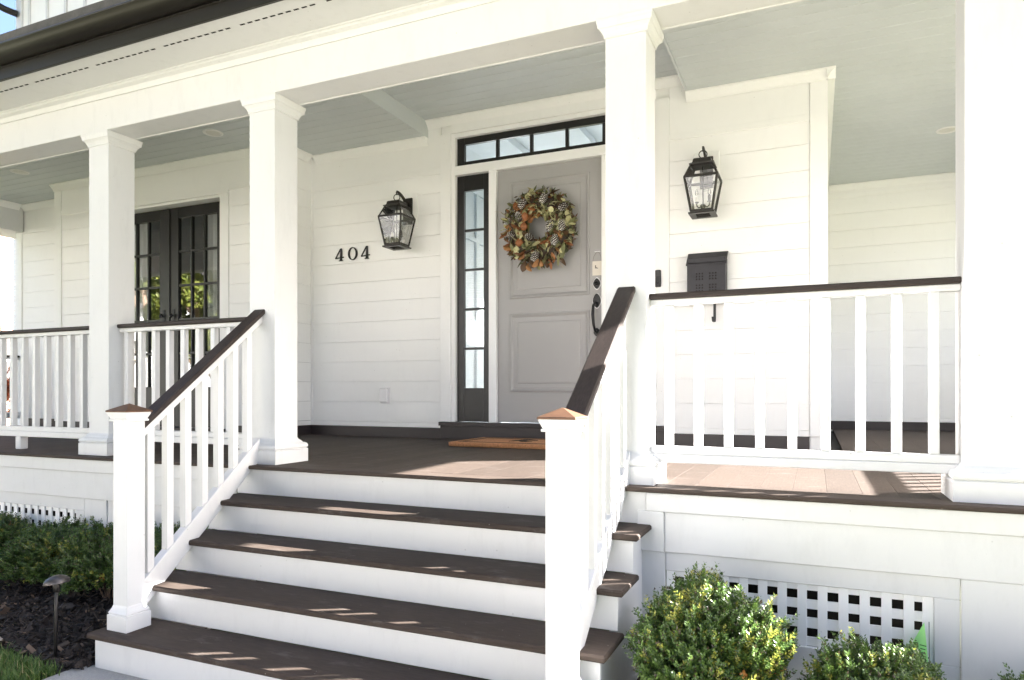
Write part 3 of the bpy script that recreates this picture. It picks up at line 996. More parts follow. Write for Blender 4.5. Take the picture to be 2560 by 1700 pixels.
# ------------------------------------------------------------------ COLUMNS
CY = 0.24
def column(cx, label, cy=CY, top=ZBm, sz=0.1):
    t = thing('porch_column', (cx, cy, 0), label, 'column', 'white square porch columns')
    obj('shaft', MB().sq([(sz, 0.136), (sz, top - 0.075)], cx, cy), 'white', t)
    p = 0.047
    obj('base', MB().sq([(sz + p, 0.0), (sz + p, 0.080), (sz + p - 0.004, 0.084), (sz + p - 0.009, 0.085), (sz + p - 0.001, 0.092), (sz + p, 0.102), (sz + p - 0.005, 0.114), (sz + p - 0.015, 0.120),
                         (sz + p - 0.022, 0.121), (sz + 0.016, 0.132), (sz + 0.005, 0.142), (sz + 0.0005, 0.152), (sz + 0.0004, 0.153)], cx, cy), 'white', t)
    z = top
    obj('capital', MB().sq([(sz + 0.0006, z - 0.085), (sz + 0.007, z - 0.084), (sz + 0.007, z - 0.074), (sz + 0.010, z - 0.070), (sz + 0.014, z - 0.058), (sz + 0.026, z - 0.044), (sz + 0.031, z - 0.042),
                            (sz + 0.032, z - 0.036), (sz + 0.034, z - 0.024), (sz + 0.037, z - 0.016), (sz + 0.038, z - 0.002)], cx, cy), 'white', t)
    return t
C1, C2, C3, C4 = -4.595, -3.115, -0.842, 0.648
column(C1, 'white square column between the far left railing and the french door railing')
column(C2, 'white square column at the top of the left stair rail')
column(C3, 'white square column at the top of the right stair rail, beside the door')
column(C4, 'white square column at the right edge of the photo')
column(-6.70, 'white square column beyond the far left railing')
column(1.88, 'white square corner column of the side porch', CY)
column(1.88, 'white square column midway along the side porch', 3.22, 2.45, 0.13)

# ------------------------------------------------------------------ RAILINGS
def railing(x0, x1, xs, label, leg=None, ymid=0.245):
    t = thing('porch_railing', ((x0 + x1) / 2, ymid, 0), label, 'railing', 'white porch railings with brown caps')
    piece('handrail', t, 'cap', x0 - 0.002, x1 + 0.002, ymid - 0.045, ymid + 0.045, 0.887, 0.914, 0.006)
    piece('top_rail', t, 'vinyl', x0, x1, ymid - 0.024, ymid + 0.024, 0.858, 0.8865, 0.003)
    mb = MB().cbox(x0, x1, ymid - 0.026, ymid + 0.026, 0.097, 0.138, 0.003).cbox(x0, x1, ymid - 0.020, ymid + 0.020, 0.1385, 0.176, 0.004)
    obj('bottom_rail', mb, 'vinyl', t)
    for x in xs:
        piece('baluster', t, 'vinyl', x - 0.019, x + 0.019, ymid - 0.019, ymid + 0.019, 0.1765, 0.8575, 0.003)
    if leg is not None:
        piece('support_leg', t, 'vinyl', leg - 0.03, leg + 0.03, ymid - 0.03, ymid + 0.03, 0.0, 0.0965, 0.004)
    return t
railing(C3 + 0.100, C4 - 0.100, [-0.653 + 0.1385 * i for i in range(9)], 'white railing with brown cap in front of the mailbox')
railing(C1 + 0.100, C2 - 0.100, [C1 + 0.16 + 0.136 * i for i in range(9)], 'white railing with brown cap in front of the french doors')
railing(-6.60, C1 - 0.100, [-4.912 - 0.1355 * i + 0.005 for i in range(12)], 'white railing with brown cap at the far left', leg=-5.62)
def side_railing(x, y0, y1, label):
    t = thing('porch_railing', (x, (y0 + y1) / 2, 0), label, 'railing', 'white porch railings with brown caps')
    piece('handrail', t, 'capy', x - 0.045, x + 0.045, y0, y1, 0.887, 0.914, 0.006)
    piece('top_rail', t, 'vinyl', x - 0.024, x + 0.024, y0, y1, 0.858, 0.8865, 0.003)
    piece('bottom_rail', t, 'vinyl', x - 0.026, x + 0.026, y0, y1, 0.097, 0.176, 0.003)
    n = int((y1 - y0) / 0.137)
    for i in range(n):
        y = y0 + (i + 0.5) * (y1 - y0) / n
        piece('baluster', t, 'vinyl', x - 0.019, x + 0.019, y - 0.019, y + 0.019, 0.1765, 0.8575, 0.003)
side_railing(1.86, CY + 0.10, 3.22 - 0.13, 'white railing with brown cap along the front of the side porch')
side_railing(1.86, 3.22 + 0.13, YF - 0.03, 'white railing with brown cap at the back of the side porch')
side_railing(XL + 0.07, 0.45, YW - 0.03, 'white railing with brown cap closing the left end of the porch')

# stair railings
def stair_rail(xa, xb, nx, ny, label):
    # xa: x at the column face (y=0.14); xb: x at the newel
    t = thing('stair_railing', (nx, ny, -0.68), label, 'railing', 'sloped stair railings')
    h = 0.0465
    yn = ny + h
    yc = 0.139
    zt = lambda y: 0.946 + (y - yc) * 0.690        # top of handrail
    X = lambda y: xb + (xa - xb) * (y - yn) / (yc - yn)
    def sloped(name, w, top, bot, m, y0, y1, c):
        # sheared box: vertical ends, sloped along y
        vs = []
        for y, sx in ((y0, -1), (y1, 1)):
            for dx, dz in ((-w + c, top), (w - c, top), (w, top - c), (w, bot + c), (w - c, bot), (-w + c, bot), (-w, bot + c), (-w, top - c)):
                vs.append((X(y) + dx, y, zt(y) - 0.0 + dz))
        fs = [tuple(range(8)), tuple(range(8, 16))[::-1]] + [(k, (k + 1) % 8, 8 + (k + 1) % 8, 8 + k) for k in range(8)]
        return obj(name, MB().add(vs, fs), m, t)
    sloped('handrail', 0.045, 0.0, -0.034, 'capy', yn + 0.001, yc - 0.001, 0.007)
    sloped('top_rail', 0.025, -0.0345, -0.082, 'vinyl', yn + 0.001, yc - 0.001, 0.003)
    br_top, br_bot = -0.770, -0.905
    sloped('bottom_rail', 0.026, br_top, br_bot, 'vinyl', yn + 0.001, yc - 0.03, 0.003)
    n = 7
    for i in range(n):
        y = yn + 0.066 + i * 0.1275
        x = X(y)
        vs = []
        for sx, sy in ((-1, -1), (1, -1), (1, 1), (-1, 1)):
            yy = y + sy * 0.019
            vs.append((x + sx * 0.019, yy, zt(yy) + br_top + 0.0005))
        for sx, sy in ((-1, -1), (1, -1), (1, 1), (-1, 1)):
            yy = y + sy * 0.019
            vs.append((x + sx * 0.019, yy, zt(yy) - 0.0825))
        obj('baluster', MB().add(vs, [(3, 2, 1, 0), (4, 5, 6, 7), (0, 1, 5, 4), (1, 2, 6, 5), (2, 3, 7, 6), (3, 0, 4, 7)]), 'vinyl', t)
    z0 = -0.68
    nw = obj('newel_post', MB().sq([(h, z0 + 0.11), (h, 0.318)], nx, ny), 'vinyl', t)
    obj('newel_base', MB().sq([(h + 0.019, z0 + 0.0005), (h + 0.019, z0 + 0.072), (h + 0.013, z0 + 0.074), (h + 0.016, z0 + 0.082), (h + 0.008, z0 + 0.096), (h + 0.004, z0 + 0.104), (h + 0.0005, z0 + 0.116)], nx, ny), 'vinyl', nw)
    obj('newel_collar', MB().sq([(h + 0.0006, 0.300), (h + 0.012, 0.301), (h + 0.013, 0.309), (h + 0.008, 0.312), (h + 0.012, 0.322), (h + 0.018, 0.334), (h + 0.019, 0.343)], nx, ny), 'vinyl', nw)
    obj('newel_cap', MB().sq([(h + 0.023, 0.3435), (h + 0.024, 0.349), (h + 0.022, 0.352), (0.003, 0.383), (0.0005, 0.384)], nx, ny), 'capc', nw)
    return t
M['capc'] = mat('orange_brown_cap', (0.115, 0.060, 0.036), 0.42, 0.2, 22, bump=0.05, bscale=80, metal=0.25)  # orange-brown, lighter than the handrails
stair_rail(-3.135, -2.990, -2.988, -0.858, 'sloped white stair railing with capped newel post left of the steps')
stair_rail(-0.838, -0.815, -0.813, -0.850, 'sloped white stair railing with capped newel post right of the steps')

# ------------------------------------------------------------------ WALL LANTERNS
def lantern(cx, zr, label):
    yw = YW - 0.0205          # face of mounting block
    cy = yw - 0.200
    zo = zr - 2.085
    t = thing('wall_lantern', (cx, cy, 1.80 + zo), label, 'lantern', 'bronze carriage lanterns beside the door')
    Z = lambda z: z + zo
    obj('mounting_block', MB().cbox(cx - 0.10, cx + 0.10, yw, YW - 0.0005, Z(2.03), Z(2.36), 0.005), 'siding', t)
    obj('back_plate', MB().cbox(cx - 0.052, cx + 0.052, yw - 0.018, yw - 0.0004, Z(2.06), Z(2.315), 0.005), 'bronze', t)
    arm = MB()
    pts = []
    for k in range(9):
        a = k / 8
        pts.append((cx, yw - 0.016 - 0.185 * a, Z(2.245 + 0.085 * math.sin(a * math.pi / 2 * 1.05))))
    for i in range(8):
        arm.bar(pts[i], pts[i + 1], 0.018 - 0.0004 * i, 0.026 - 0.001 * i)
    arm.tube([(cx, cy, Z(2.330)), (cx, cy - 0.008, Z(2.322)), (cx, cy - 0.006, Z(2.308)), (cx, cy + 0.004, Z(2.300))], 0.006, 8)
    obj('arm', arm, 'bronze', t)
    ring = MB()
    ring.tube([(cx + 0.030 * math.cos(a), cy + 0.006 * math.cos(a), Z(2.275) + 0.030 * math.sin(a)) for a in [2 * math.pi * k / 20 for k in range(21)]], 0.0042, 6)
    obj('ring', ring, 'bronze', t)
    roofc = MB().sq([(0.062, Z(2.180)), (0.092, Z(2.182)), (0.094, Z(2.188)), (0.086, Z(2.194)), (0.076, Z(2.197)), (0.070, Z(2.206)), (0.066, Z(2.228)), (0.060, Z(2.234)), (0.010, Z(2.240))], cx, cy)
    roofc.tube([(cx, cy, Z(2.236)), (cx, cy, Z(2.247))], 0.008, 8)
    obj('cap', roofc, 'bronze', t)
    fr = MB()
    hr, hb_, ht = 0.122, 0.079, 0.080
    zr_, zb_, zt_ = Z(2.082), Z(1.822), Z(2.182)
    for sx, sy in ((-1, -1), (1, -1), (1, 1), (-1, 1)):
        fr.bar((cx + sx * hr, cy + sy * hr, zr_), (cx + sx * hb_, cy + sy * hb_, zb_), 0.014, 0.014)
        fr.bar((cx + sx * hr, cy + sy * hr, zr_), (cx + sx * ht, cy + sy * ht, zt_), 0.012, 0.012)
    for (h_, z_, wd, hh) in ((hr, zr_, 0.016, 0.018), (hb_, zb_ + 0.004, 0.014, 0.016)):
        for (a, b) in (((-1, -1), (1, -1)), ((1, -1), (1, 1)), ((1, 1), (-1, 1)), ((-1, 1), (-1, -1))):
            fr.bar((cx + a[0] * h_, cy + a[1] * h_, z_), (cx + b[0] * h_, cy + b[1] * h_, z_), wd, hh)
    obj('frame', fr, 'bronze', t)
    bs = MB()
    o, i_ = 0.098, 0.055
    z0, z1 = Z(1.800), Z(1.812)
    for (x0, x1, y0, y1) in ((-o, o, -o, -i_), (-o, o, i_, o), (-o, -i_, -i_, i_), (i_, o, -i_, i_)):
        bs.box(cx + x0, cx + x1, cy + y0, cy + y1, z0, z1)
    obj('base_plate', bs, 'bronze', t)
    for (a, b) in (((-1, -1), (1, -1)), ((1, -1), (1, 1)), ((1, 1), (-1, 1)), ((-1, 1), (-1, -1))):
        for (h0, zz0, h1, zz1) in ((hb_, zb_ + 0.012, hr, zr_ - 0.009), (hr - 0.002, zr_ + 0.009, ht, zt_ - 0.002)):
            vs = [(cx + a[0] * h0, cy + a[1] * h0, zz0), (cx + b[0] * h0, cy + b[1] * h0, zz0), (cx + b[0] * h1, cy + b[1] * h1, zz1), (cx + a[0] * h1, cy + a[1] * h1, zz1)]
            obj('pane', MB().add(vs, [(0, 1, 2, 3)]), 'lglass', t, recalc=False)
    cl = MB().tube([(cx, cy, Z(2.178)), (cx, cy, Z(1.875))], 0.0055, 8)
    cl.lathe([(0.0, 1.838 + zo), (0.006, 1.845 + zo), (0.010, 1.853 + zo), (0.022, 1.862 + zo), (0.022, 1.878 + zo), (0.012, 1.888 + zo), (0.0, 1.895 + zo)], cx, cy, 14)
    for s in (-1, 1):
        cl.tube([(cx + s * 0.015, cy, Z(1.866)), (cx + s * 0.034, cy, Z(1.864)), (cx + s * 0.046, cy, Z(1.876)), (cx + s * 0.048, cy, Z(1.898))], 0.005, 8)
        cl.lathe([(0.005, 1.896 + zo), (0.018, 1.904 + zo), (0.018, 1.907 + zo), (0.010, 1.908 + zo)], cx + s * 0.048, cy, 12)
    cluster = obj('candle_cluster', cl, 'bronze', t)
    for s in (-1, 1):
        obj('candle_sleeve', MB().lathe([(0.011, 1.909 + zo), (0.011, 1.952 + zo), (0.006, 1.953 + zo)], cx + s * 0.048, cy, 12), 'candle' if s < 0 else 'bronze', cluster)
        obj('bulb', MB().lathe([(0.006, 1.9535 + zo), (0.013, 1.970 + zo), (0.012, 1.985 + zo), (0.004, 2.008 + zo), (0.0005, 2.014 + zo)], cx + s * 0.048, cy, 12), 'lglass', cluster)
    return t
lantern(-3.612, 2.078, 'bronze carriage lantern on the wall above the house number')
lantern(-0.806, 2.098, 'bronze carriage lantern on the wall above the mailbox')

# ------------------------------------------------------------------ MAILBOX
mx0, mx1 = -0.944, -0.648
mbx = thing('mailbox', (-0.796, YW - 0.07, 1.14), 'black wall mailbox with sloping lid and round holes', 'mailbox')
yf_ = YW - 0.125
body = MB()
body.box(mx0, mx1, yf_, yf_ + 0.003, 1.145, 1.50)
body.box(mx0, mx0 + 0.003, yf_ + 0.0031, YW - 0.002, 1.145, 1.50)
body.box(mx1 - 0.003, mx1, yf_ + 0.0031, YW - 0.002, 1.145, 1.50)
body.box(mx0 + 0.0031, mx1 - 0.0031, yf_ + 0.0031, YW - 0.002, 1.145, 1.149)
body.box(mx0 + 0.0031, mx1 - 0.0031, YW - 0.006, YW - 0.002, 1.1491, 1.55)
obj('body', body, 'mailbox', mbx)
lid = MB().prism([(YW - 0.002, 1.560), (YW - 0.022, 1.560), (yf_ - 0.012, 1.455), (yf_ - 0.012, 1.443), (yf_ - 0.007, 1.443), (yf_ - 0.007, 1.452), (YW - 0.022, 1.553), (YW - 0.002, 1.553)], 'x', mx0 - 0.008, mx1 + 0.008)
obj('lid', lid, 'mailbox', mbx)
hl = MB()
for cx in (-0.870, -0.8475, -0.825, -0.768, -0.7455, -0.723):
    for cz in (1.376, 1.354, 1.332, 1.285, 1.263, 1.241):
        hl.lathe([(0.0062, -0.0012), (0.0062, 0.0008)], cx, yf_, 10, axis='y', cz=cz)
obj('letter_holes', hl, 'hole', mbx)['kind'] = 'stuff'
hk = MB()
pts = [(-0.740, YW - 0.05, 1.146), (-0.740, YW - 0.05, 1.02), (-0.741, YW - 0.055, 1.003), (-0.743, YW - 0.072, 0.996), (-0.746, YW - 0.092, 1.005), (-0.748, YW - 0.098, 1.035)]
for i in range(5): hk.bar(pts[i], pts[i + 1], 0.020, 0.005)
obj('newspaper_hook', hk, 'mailbox', mbx)

# ------------------------------------------------------------------ HOUSE NUMBER 404
num = thing('house_number', (-4.28, YW - 0.012, 1.76), 'black metal house number 404 on the white siding', 'house number')
def digit4(x0, z0, w, h):
    S = lambda p: (x0 + p[0] * w, z0 + p[1] * h)
    mb = MB()
    def poly(pp): mb.prism([S(p) for p in pp], 'y', YW - 0.016, YW - 0.004)
    poly([(0.56, 0.0), (0.80, 0.0), (0.78, 1.0), (0.64, 1.0)])           # upright
    poly([(0.0, 0.24), (0.055, 0.215), (0.66, 0.93), (0.63, 1.0), (0.58, 0.97)][:5])   # slanted stroke
    poly([(0.0, 0.215), (0.03, 0.19), (1.0, 0.255), (1.0, 0.335), (0.02, 0.262)])        # bar
    poly([(0.44, 0.0), (0.92, 0.0), (0.90, 0.055), (0.46, 0.055)])       # foot
    return obj('digit', mb, 'iron', num)
def digit0(cx, z0, rx, h):
    mb = MB()
    n = 36
    o_, i_ = [], []
    for k in range(n):
        a = 2 * math.pi * k / n
        o_.append((cx + rx * math.cos(a), z0 + h / 2 + h / 2 * math.sin(a)))
        i_.append((cx + rx * 0.66 * math.cos(a), z0 + h / 2 + h / 2 * 0.88 * math.sin(a)))
    vs = []
    for y in (YW - 0.016, YW - 0.004):
        vs += [(p[0], y, p[1]) for p in o_] + [(p[0], y, p[1]) for p in i_]
    fs = []
    for k in range(n):
        q = (k + 1) % n
        fs += [(k, q, n + q, n + k), (2 * n + k, 3 * n + k, 3 * n + q, 2 * n + q), (k, 2 * n + k, 2 * n + q, q), (n + k, n + q, 3 * n + q, 3 * n + k)]
    return obj('digit', MB().add(vs, fs), 'iron', num)
digit4(-4.487, 1.766, 0.104, 0.128)
digit0(-4.272, 1.766, 0.056, 0.130)
digit4(-4.171, 1.766, 0.104, 0.128)

# ------------------------------------------------------------------ small wall things
ol = thing('outlet_cover', (-3.887, YW - 0.02, 0.32), 'small white weatherproof outlet cover low on the siding', 'outlet')
obj('box', MB().cbox(-3.943, -3.831, YW - 0.010, YW - 0.0005, 0.325, 0.478, 0.003), 'plastic', ol)
obj('flap', MB().cbox(-3.936, -3.846, YW - 0.038, YW - 0.0105, 0.338, 0.476, 0.007), 'plastic', ol)
obj('latch', MB().cbox(-3.905, -3.878, YW - 0.030, YW - 0.0106, 0.3255, 0.337, 0.003), 'plastic', ol)
bell = thing('doorbell', (-1.190, YW - 0.03, 1.305), 'slim black doorbell on the door casing beside the column', 'doorbell')
obj('housing', MB().cbox(-1.218, -1.172, YW - 0.043, YW - 0.0185, 1.305, 1.445, 0.004), 'iron', bell)
obj('camera_window', MB().cbox(-1.212, -1.178, YW - 0.0445, YW - 0.0432, 1.395, 1.44, 0.0005), 'black', bell)
obj('button', MB().lathe([(0.0, -0.003), (0.011, -0.003), (0.012, 0.0)], -1.195, YW - 0.0432, 14, axis='y', cz=1.335), 'mailbox', bell)

# card hung on the front door
card = thing('door_card', (-1.730, YW + 0.02, 1.44), 'cream paper card hanging above the deadbolt on the grey door', 'card')
obj('sheet', MB().cbox(-1.776, -1.694, YW + 0.0235, YW + 0.0265, 1.446, 1.570, 0.0008), 'paper', card)
obj('string', MB().tube([(-1.772, YW + 0.026, 1.57), (-1.765, YW + 0.026, 1.61), (-1.745, YW + 0.026, 1.640), (-1.731, YW + 0.024, 1.648), (-1.715, YW + 0.026, 1.640), (-1.700, YW + 0.026, 1.61), (-1.697, YW + 0.026, 1.57)], 0.0014, 6), 'ink', card)
pr = MB().prism([(-1.752, 1.508), (-1.752, 1.534), (-1.744, 1.536), (-1.741, 1.524), (-1.745, 1.522), (-1.738, 1.515), (-1.724, 1.510), (-1.724, 1.505)], 'y', YW + 0.0228, YW + 0.0234)
obj('printed_mark', pr, 'ink', card)
obj('hook', MB().cbox(-1.756, -1.706, YW + 0.022, YW + 0.0295, 1.649, 1.656, 0.001), 'plastic', card)

# door mat
dm = thing('doormat', (-2.10, 2.10, 0.0), 'orange coir doormat with dark border lines in front of the door', 'doormat')
mt = MB().cbox(-2.72, -1.66, 1.78, 2.42, 0.0005, 0.036, 0.008)
obj('pile', mt, 'coir', dm)
for q in (0.055, 0.085):
    a0, a1, b0, b1 = -2.72 + q, -1.66 - q, 1.78 + q, 2.42 - q
    s = MB()
    for (x0, x1, y0, y1) in ((a0, a1, b0, b0 + 0.011), (a0, a1, b1 - 0.011, b1), (a0, a0 + 0.011, b0 + 0.011, b1 - 0.011), (a1 - 0.011, a1, b0 + 0.011, b1 - 0.011)):
        s.box(x0, x1, y0, y1, 0.0355, 0.0375)
    obj('border_line', s, 'coirdark', dm)
mono = MB()
mono.tube([(-2.29, 2.02, 0.0365), (-2.25, 2.10, 0.0365), (-2.21, 2.16, 0.0365), (-2.16, 2.19, 0.0365), (-2.10, 2.18, 0.0365)], [0.004, 0.009, 0.012, 0.009, 0.004], 6)
mono.tube([(-2.18, 2.19, 0.0365), (-2.19, 2.12, 0.0365), (-2.20, 2.05, 0.0365), (-2.16, 2.01, 0.0365), (-2.09, 2.03, 0.0365)], [0.006, 0.012, 0.012, 0.009, 0.004], 6)
obj('monogram', mono, 'coirdark', dm)
# coir fringe of fibres along the edges
fb_n = 2600
V = []; F = []; Cc = []
for i in range(fb_n):
    e = random.random()
    if e < 0.62: px, py, dx, dy = random.uniform(-2.72, -1.66), 1.782, 0, -1
    elif e < 0.85: px, py, dx, dy = -2.718, random.uniform(1.78, 2.42), -1, 0
    else: px, py, dx, dy = random.uniform(-2.72, -1.66), random.uniform(1.79, 2.41), 0, 0
    pz = random.uniform(0.006, 0.034) if (dx or dy) else 0.035
    l = random.uniform(0.004, 0.010)
    q = len(V)
    ox, oy, oz = dx * l + random.uniform(-.003, .003), dy * l + random.uniform(-.003, .003), random.uniform(-0.002, 0.005) + (0.005 if not (dx or dy) else 0)
    V += [(px - 0.0012, py, pz), (px + 0.0012, py, pz + 0.0008), (px + ox, py + oy, pz + oz)]
    F.append((q, q + 1, q + 2))
    g_ = random.uniform(0.6, 1.25)
    Cc.append((0.40 * g_, 0.18 * g_, 0.08 * g_))
me = mesh_np('fibres', np.array(V) - np.array((-2.10, 2.10, 0.0)), np.array(F), ['chip'], np.array(Cc))
fo = link(bpy.data.objects.new('fibres', me), dm, (-2.10, 2.10, 0.0))
fo['kind'] = 'stuff'

# recessed ceiling lights
def downlight(x, y, label):
    t = thing('ceiling_light', (x, y, ZC - 0.012), label, 'ceiling light', 'round recessed porch lights')
    mb = MB()
    n = 28
    pr = [(0.092, 0.0), (0.090, -0.006), (0.078, -0.009), (0.066, -0.004), (0.064, 0.0)]
    vs = [(x + r_ * math.cos(2 * math.pi * k / n), y + r_ * math.sin(2 * math.pi * k / n), ZC - 0.001 + z_) for r_, z_ in pr for k in range(n)]
    fs = [(i * n + k, i * n + (k + 1) % n, (i + 1) * n + (k + 1) % n, (i + 1) * n + k) for i in range(len(pr) - 1) for k in range(n)]
    obj('trim_ring', mb.add(vs, fs, 0, True), 'ring', t)
    obj('lens', MB().lathe([(0.0635, ZC - 0.0035), (0.06, ZC - 0.005), (0.0, ZC - 0.006)], x, y, n), 'lens', t)
downlight(-8.05, 1.69, 'white round recessed light in the ceiling at the far left')
downlight(-5.18, 1.69, 'white round recessed light in the ceiling above the french doors')
downlight(1.115, 4.37, 'white round recessed light in the side porch ceiling at the right')

# ------------------------------------------------------------------ WREATH
wc = Vector((-2.225, YW - 0.030, 1.880))
wreath = thing('wreath', (wc.x, wc.y, wc.z - 0.38), 'autumn wreath of cream, rust and green leaves with whitened pine cones on the grey door', 'wreath')
ringm = MB()
RW = 0.224
ringm.tube([(wc.x + RW * math.cos(a), wc.y, wc.z + RW * math.sin(a)) for a in [2 * math.pi * k / 40 for k in range(41)]], [0.088 + 0.010 * math.sin(k * 2.1) for k in range(41)], 10)
obj('twig_ring', ringm, 'cone_dark', wreath)
def leaf_mesh(name, L_, Wd, cup, curl, m):
    n = 7
    vs = []
    for i in range(n + 1):
        t_ = i / n
        wd = Wd * math.sin(math.pi * min(1, max(0.0, t_ * 0.96 + 0.04))) ** 0.75
        y = -curl * (t_ ** 2) * L_
        vs += [(-wd, y - cup * wd, t_ * L_), (0, y, t_ * L_), (wd, y - cup * wd, t_ * L_)]
    fs = []
    for i in range(n):
        for s in (0, 1):
            a = i * 3 + s
            fs.append((a, a + 1, a + 4, a + 3))
    me_ = bpy.data.meshes.new(name)
    me_.from_pydata(vs, [], fs)
    me_.materials.append(M[m])
    me_.polygons.foreach_set('use_smooth', [True] * len(fs))
    me_.update()
    return me_
LM = {
    'cream': [leaf_mesh('leaf', 0.056, 0.025, 0.25, 0.3, 'wl_cream'), leaf_mesh('leaf', 0.064, 0.024, 0.15, 0.5, 'wl_cream'), leaf_mesh('leaf', 0.048, 0.023, 0.4, 0.1, 'wl_cream')],
    'green': [leaf_mesh('leaf', 0.070, 0.019, 0.4, 0.5, 'wl_green'), leaf_mesh('leaf', 0.062, 0.016, 0.3, 0.2, 'wl_green'), leaf_mesh('leaf', 0.078, 0.024, 0.5, 0.7, 'wl_olive')],
    'rust': [leaf_mesh('leaf', 0.074, 0.027, 0.7, 0.5, 'wl_rust'), leaf_mesh('leaf', 0.066, 0.026, 0.9, 0.3, 'wl_tan')],
    'brown': [leaf_mesh('leaf', 0.072, 0.024, 0.6, 0.5, 'wl_brown'), leaf_mesh('leaf', 0.080, 0.022, 0.4, 0.8, 'wl_brown')],
}
def place_leaf(kind, ang, rad, dep, direction, lift, sc=1.0, roll=0.0):
    me_ = random.choice(LM[kind])
    o = bpy.data.objects.new('leaf', me_)
    p = Vector((wc.x + rad * math.cos(ang), wc.y - dep, wc.z + rad * math.sin(ang)))
    # leaf local +z is its length, -y its face
    d = Vector((math.cos(direction) * math.cos(lift), -math.sin(lift), math.sin(direction) * math.cos(lift)))
    q = d.to_track_quat('Z', 'Y')
    rot = q @ Matrix.Rotation(roll, 3, 'Z').to_quaternion()
    link(o, wreath, p)
    o.rotation_euler = rot.to_euler()
    o.scale = (sc, sc, sc)
for i in range(295):
    ang = i * 2.399963 + random.uniform(-0.06, 0.06)
    rad = RW + random.uniform(-0.105, 0.095)
    u_ = random.random()
    left = math.cos(ang) < -0.1 or math.sin(ang) < -0.6
    if u_ < 0.32: kind = 'green'
    elif u_ < (0.48 if left else 0.40): kind = 'rust'
    elif u_ < (0.62 if left else 0.53): kind = 'brown'
    else: kind = 'cream'
    base = ang + (0.0 if rad > RW else math.pi * 0.6)
    # leaves sweep round the ring and fan outwards
    direction = ang + random.uniform(-1.3, 1.3) if rad > RW + 0.02 else ang + random.choice((-1, 1)) * random.uniform(0.9, 2.2)
    place_leaf(kind, ang, rad, random.uniform(0.045, 0.105), direction, random.uniform(0.05, 0.70), random.uniform(1.0, 1.4), random.uniform(-0.7, 0.7))
# pine cones
def cone_mesh():
    mb = MB()
    mb.lathe([(0.004, 0.0), (0.018, 0.012), (0.021, 0.035), (0.015, 0.062), (0.004, 0.082)], 0, 0, 10, 0)
    ga = math.pi * (3 - math.sqrt(5))
    n = 66
    for i in range(n):
        t_ = i / n
        z = 0.003 + 0.080 * t_
        r0 = 0.019 * math.sin(math.pi * (0.14 + 0.80 * t_)) + 0.002
        a = i * ga
        ca, sa = math.cos(a), math.sin(a)
        def P(rr, tt, zz): return (ca * rr - sa * tt, sa * rr + ca * tt, zz)
        wd = 0.0068 * (1.05 - 0.5 * t_)
        o1 = 0.0085
        mb.add([P(r0, -wd * .6, z), P(r0, wd * .6, z), P(r0 + o1, wd, z + 0.005), P(r0 + o1, -wd, z + 0.005)], [(0, 1, 2, 3)], 0)
        mb.add([P(r0 + o1, -wd, z + 0.0050), P(r0 + o1, wd, z + 0.0050), P(r0 + o1 + 0.0005, wd * .8, z + 0.0100), P(r0 + o1 + 0.0005, -wd * .8, z + 0.0100)], [(0, 1, 2, 3)], 1)
        mb.add([P(r0 + o1, -wd, z + 0.0095), P(r0 + o1, wd, z + 0.0095), P(r0 - 0.002, wd * .5, z + 0.0065), P(r0 - 0.002, -wd * .5, z + 0.0065)], [(0, 1, 2, 3)], 0)
    me_ = bpy.data.meshes.new('pine_cone')
    me_.from_pydata(mb.v, [], mb.f)
    me_.materials.append(M['cone_dark']); me_.materials.append(M['cone_tip'])
    me_.polygons.foreach_set('material_index', mb.m)
    me_.update()
    return me_
CM = cone_mesh()
# (photo offsets from the wreath centre in metres: x, z, pointing angle)
for (dx, dz, a) in ((-0.155, 0.205, 0.6), (0.045, 0.235, 0.8), (-0.185, 0.105, -1.1) , (0.225, 0.145, 0.4), (-0.255, -0.055, -0.3), (-0.085, -0.085, -0.6), (0.215, -0.020, 1.4), (0.105, -0.005, 0.8), (0.150, -0.140, 1.35), (-0.035, -0.265, 0.9)):
    o = bpy.data.objects.new('pine_cone', CM)
    d = Vector((math.cos(a), -0.35, math.sin(a))).normalized()
    p = Vector((wc.x + dx + 0.012, wc.y - 0.118, wc.z + dz)) - d * 0.045
    link(o, wreath, p)
    o.rotation_euler = d.to_track_quat('Z', 'Y').to_euler()
    o.scale = (1.12, 1.12, 1.12)
# small filler foliage too fine to pick apart
nfl = 1300
fa = RNG.uniform(0, 2 * np.pi, nfl); fr2 = RW + RNG.uniform(-0.118, 0.130, nfl)
fp = np.stack([fr2 * np.cos(fa), -RNG.uniform(0.04, 0.105, nfl), fr2 * np.sin(fa)], 1)
fd = RNG.normal(0, 1, (nfl, 3)) * np.array([1, 0.5, 1]); fd /= np.linalg.norm(fd, axis=1)[:, None]
fe = np.cross(fd, RNG.normal(0, 1, (nfl, 3))); fe /= np.linalg.norm(fe, axis=1)[:, None]
fl_ = RNG.uniform(0.018, 0.036, nfl)[:, None]
FV = np.stack([fp - fd * fl_, fp + fe * fl_ * 0.35, fp + fd * fl_, fp - fe * fl_ * 0.35], 1).reshape(-1, 3)
pal = np.array([[0.08, 0.09, 0.045], [0.14, 0.15, 0.07], [0.20, 0.085, 0.035], [0.08, 0.05, 0.03], [0.32, 0.30, 0.15]])
fo = link(bpy.data.objects.new('filler_foliage', mesh_np('filler_foliage', FV, np.arange(4 * nfl).reshape(-1, 4), ['treeleaf'], pal[RNG.integers(0, 5, nfl)])), wreath, wc)
fo['kind'] = 'stuff'
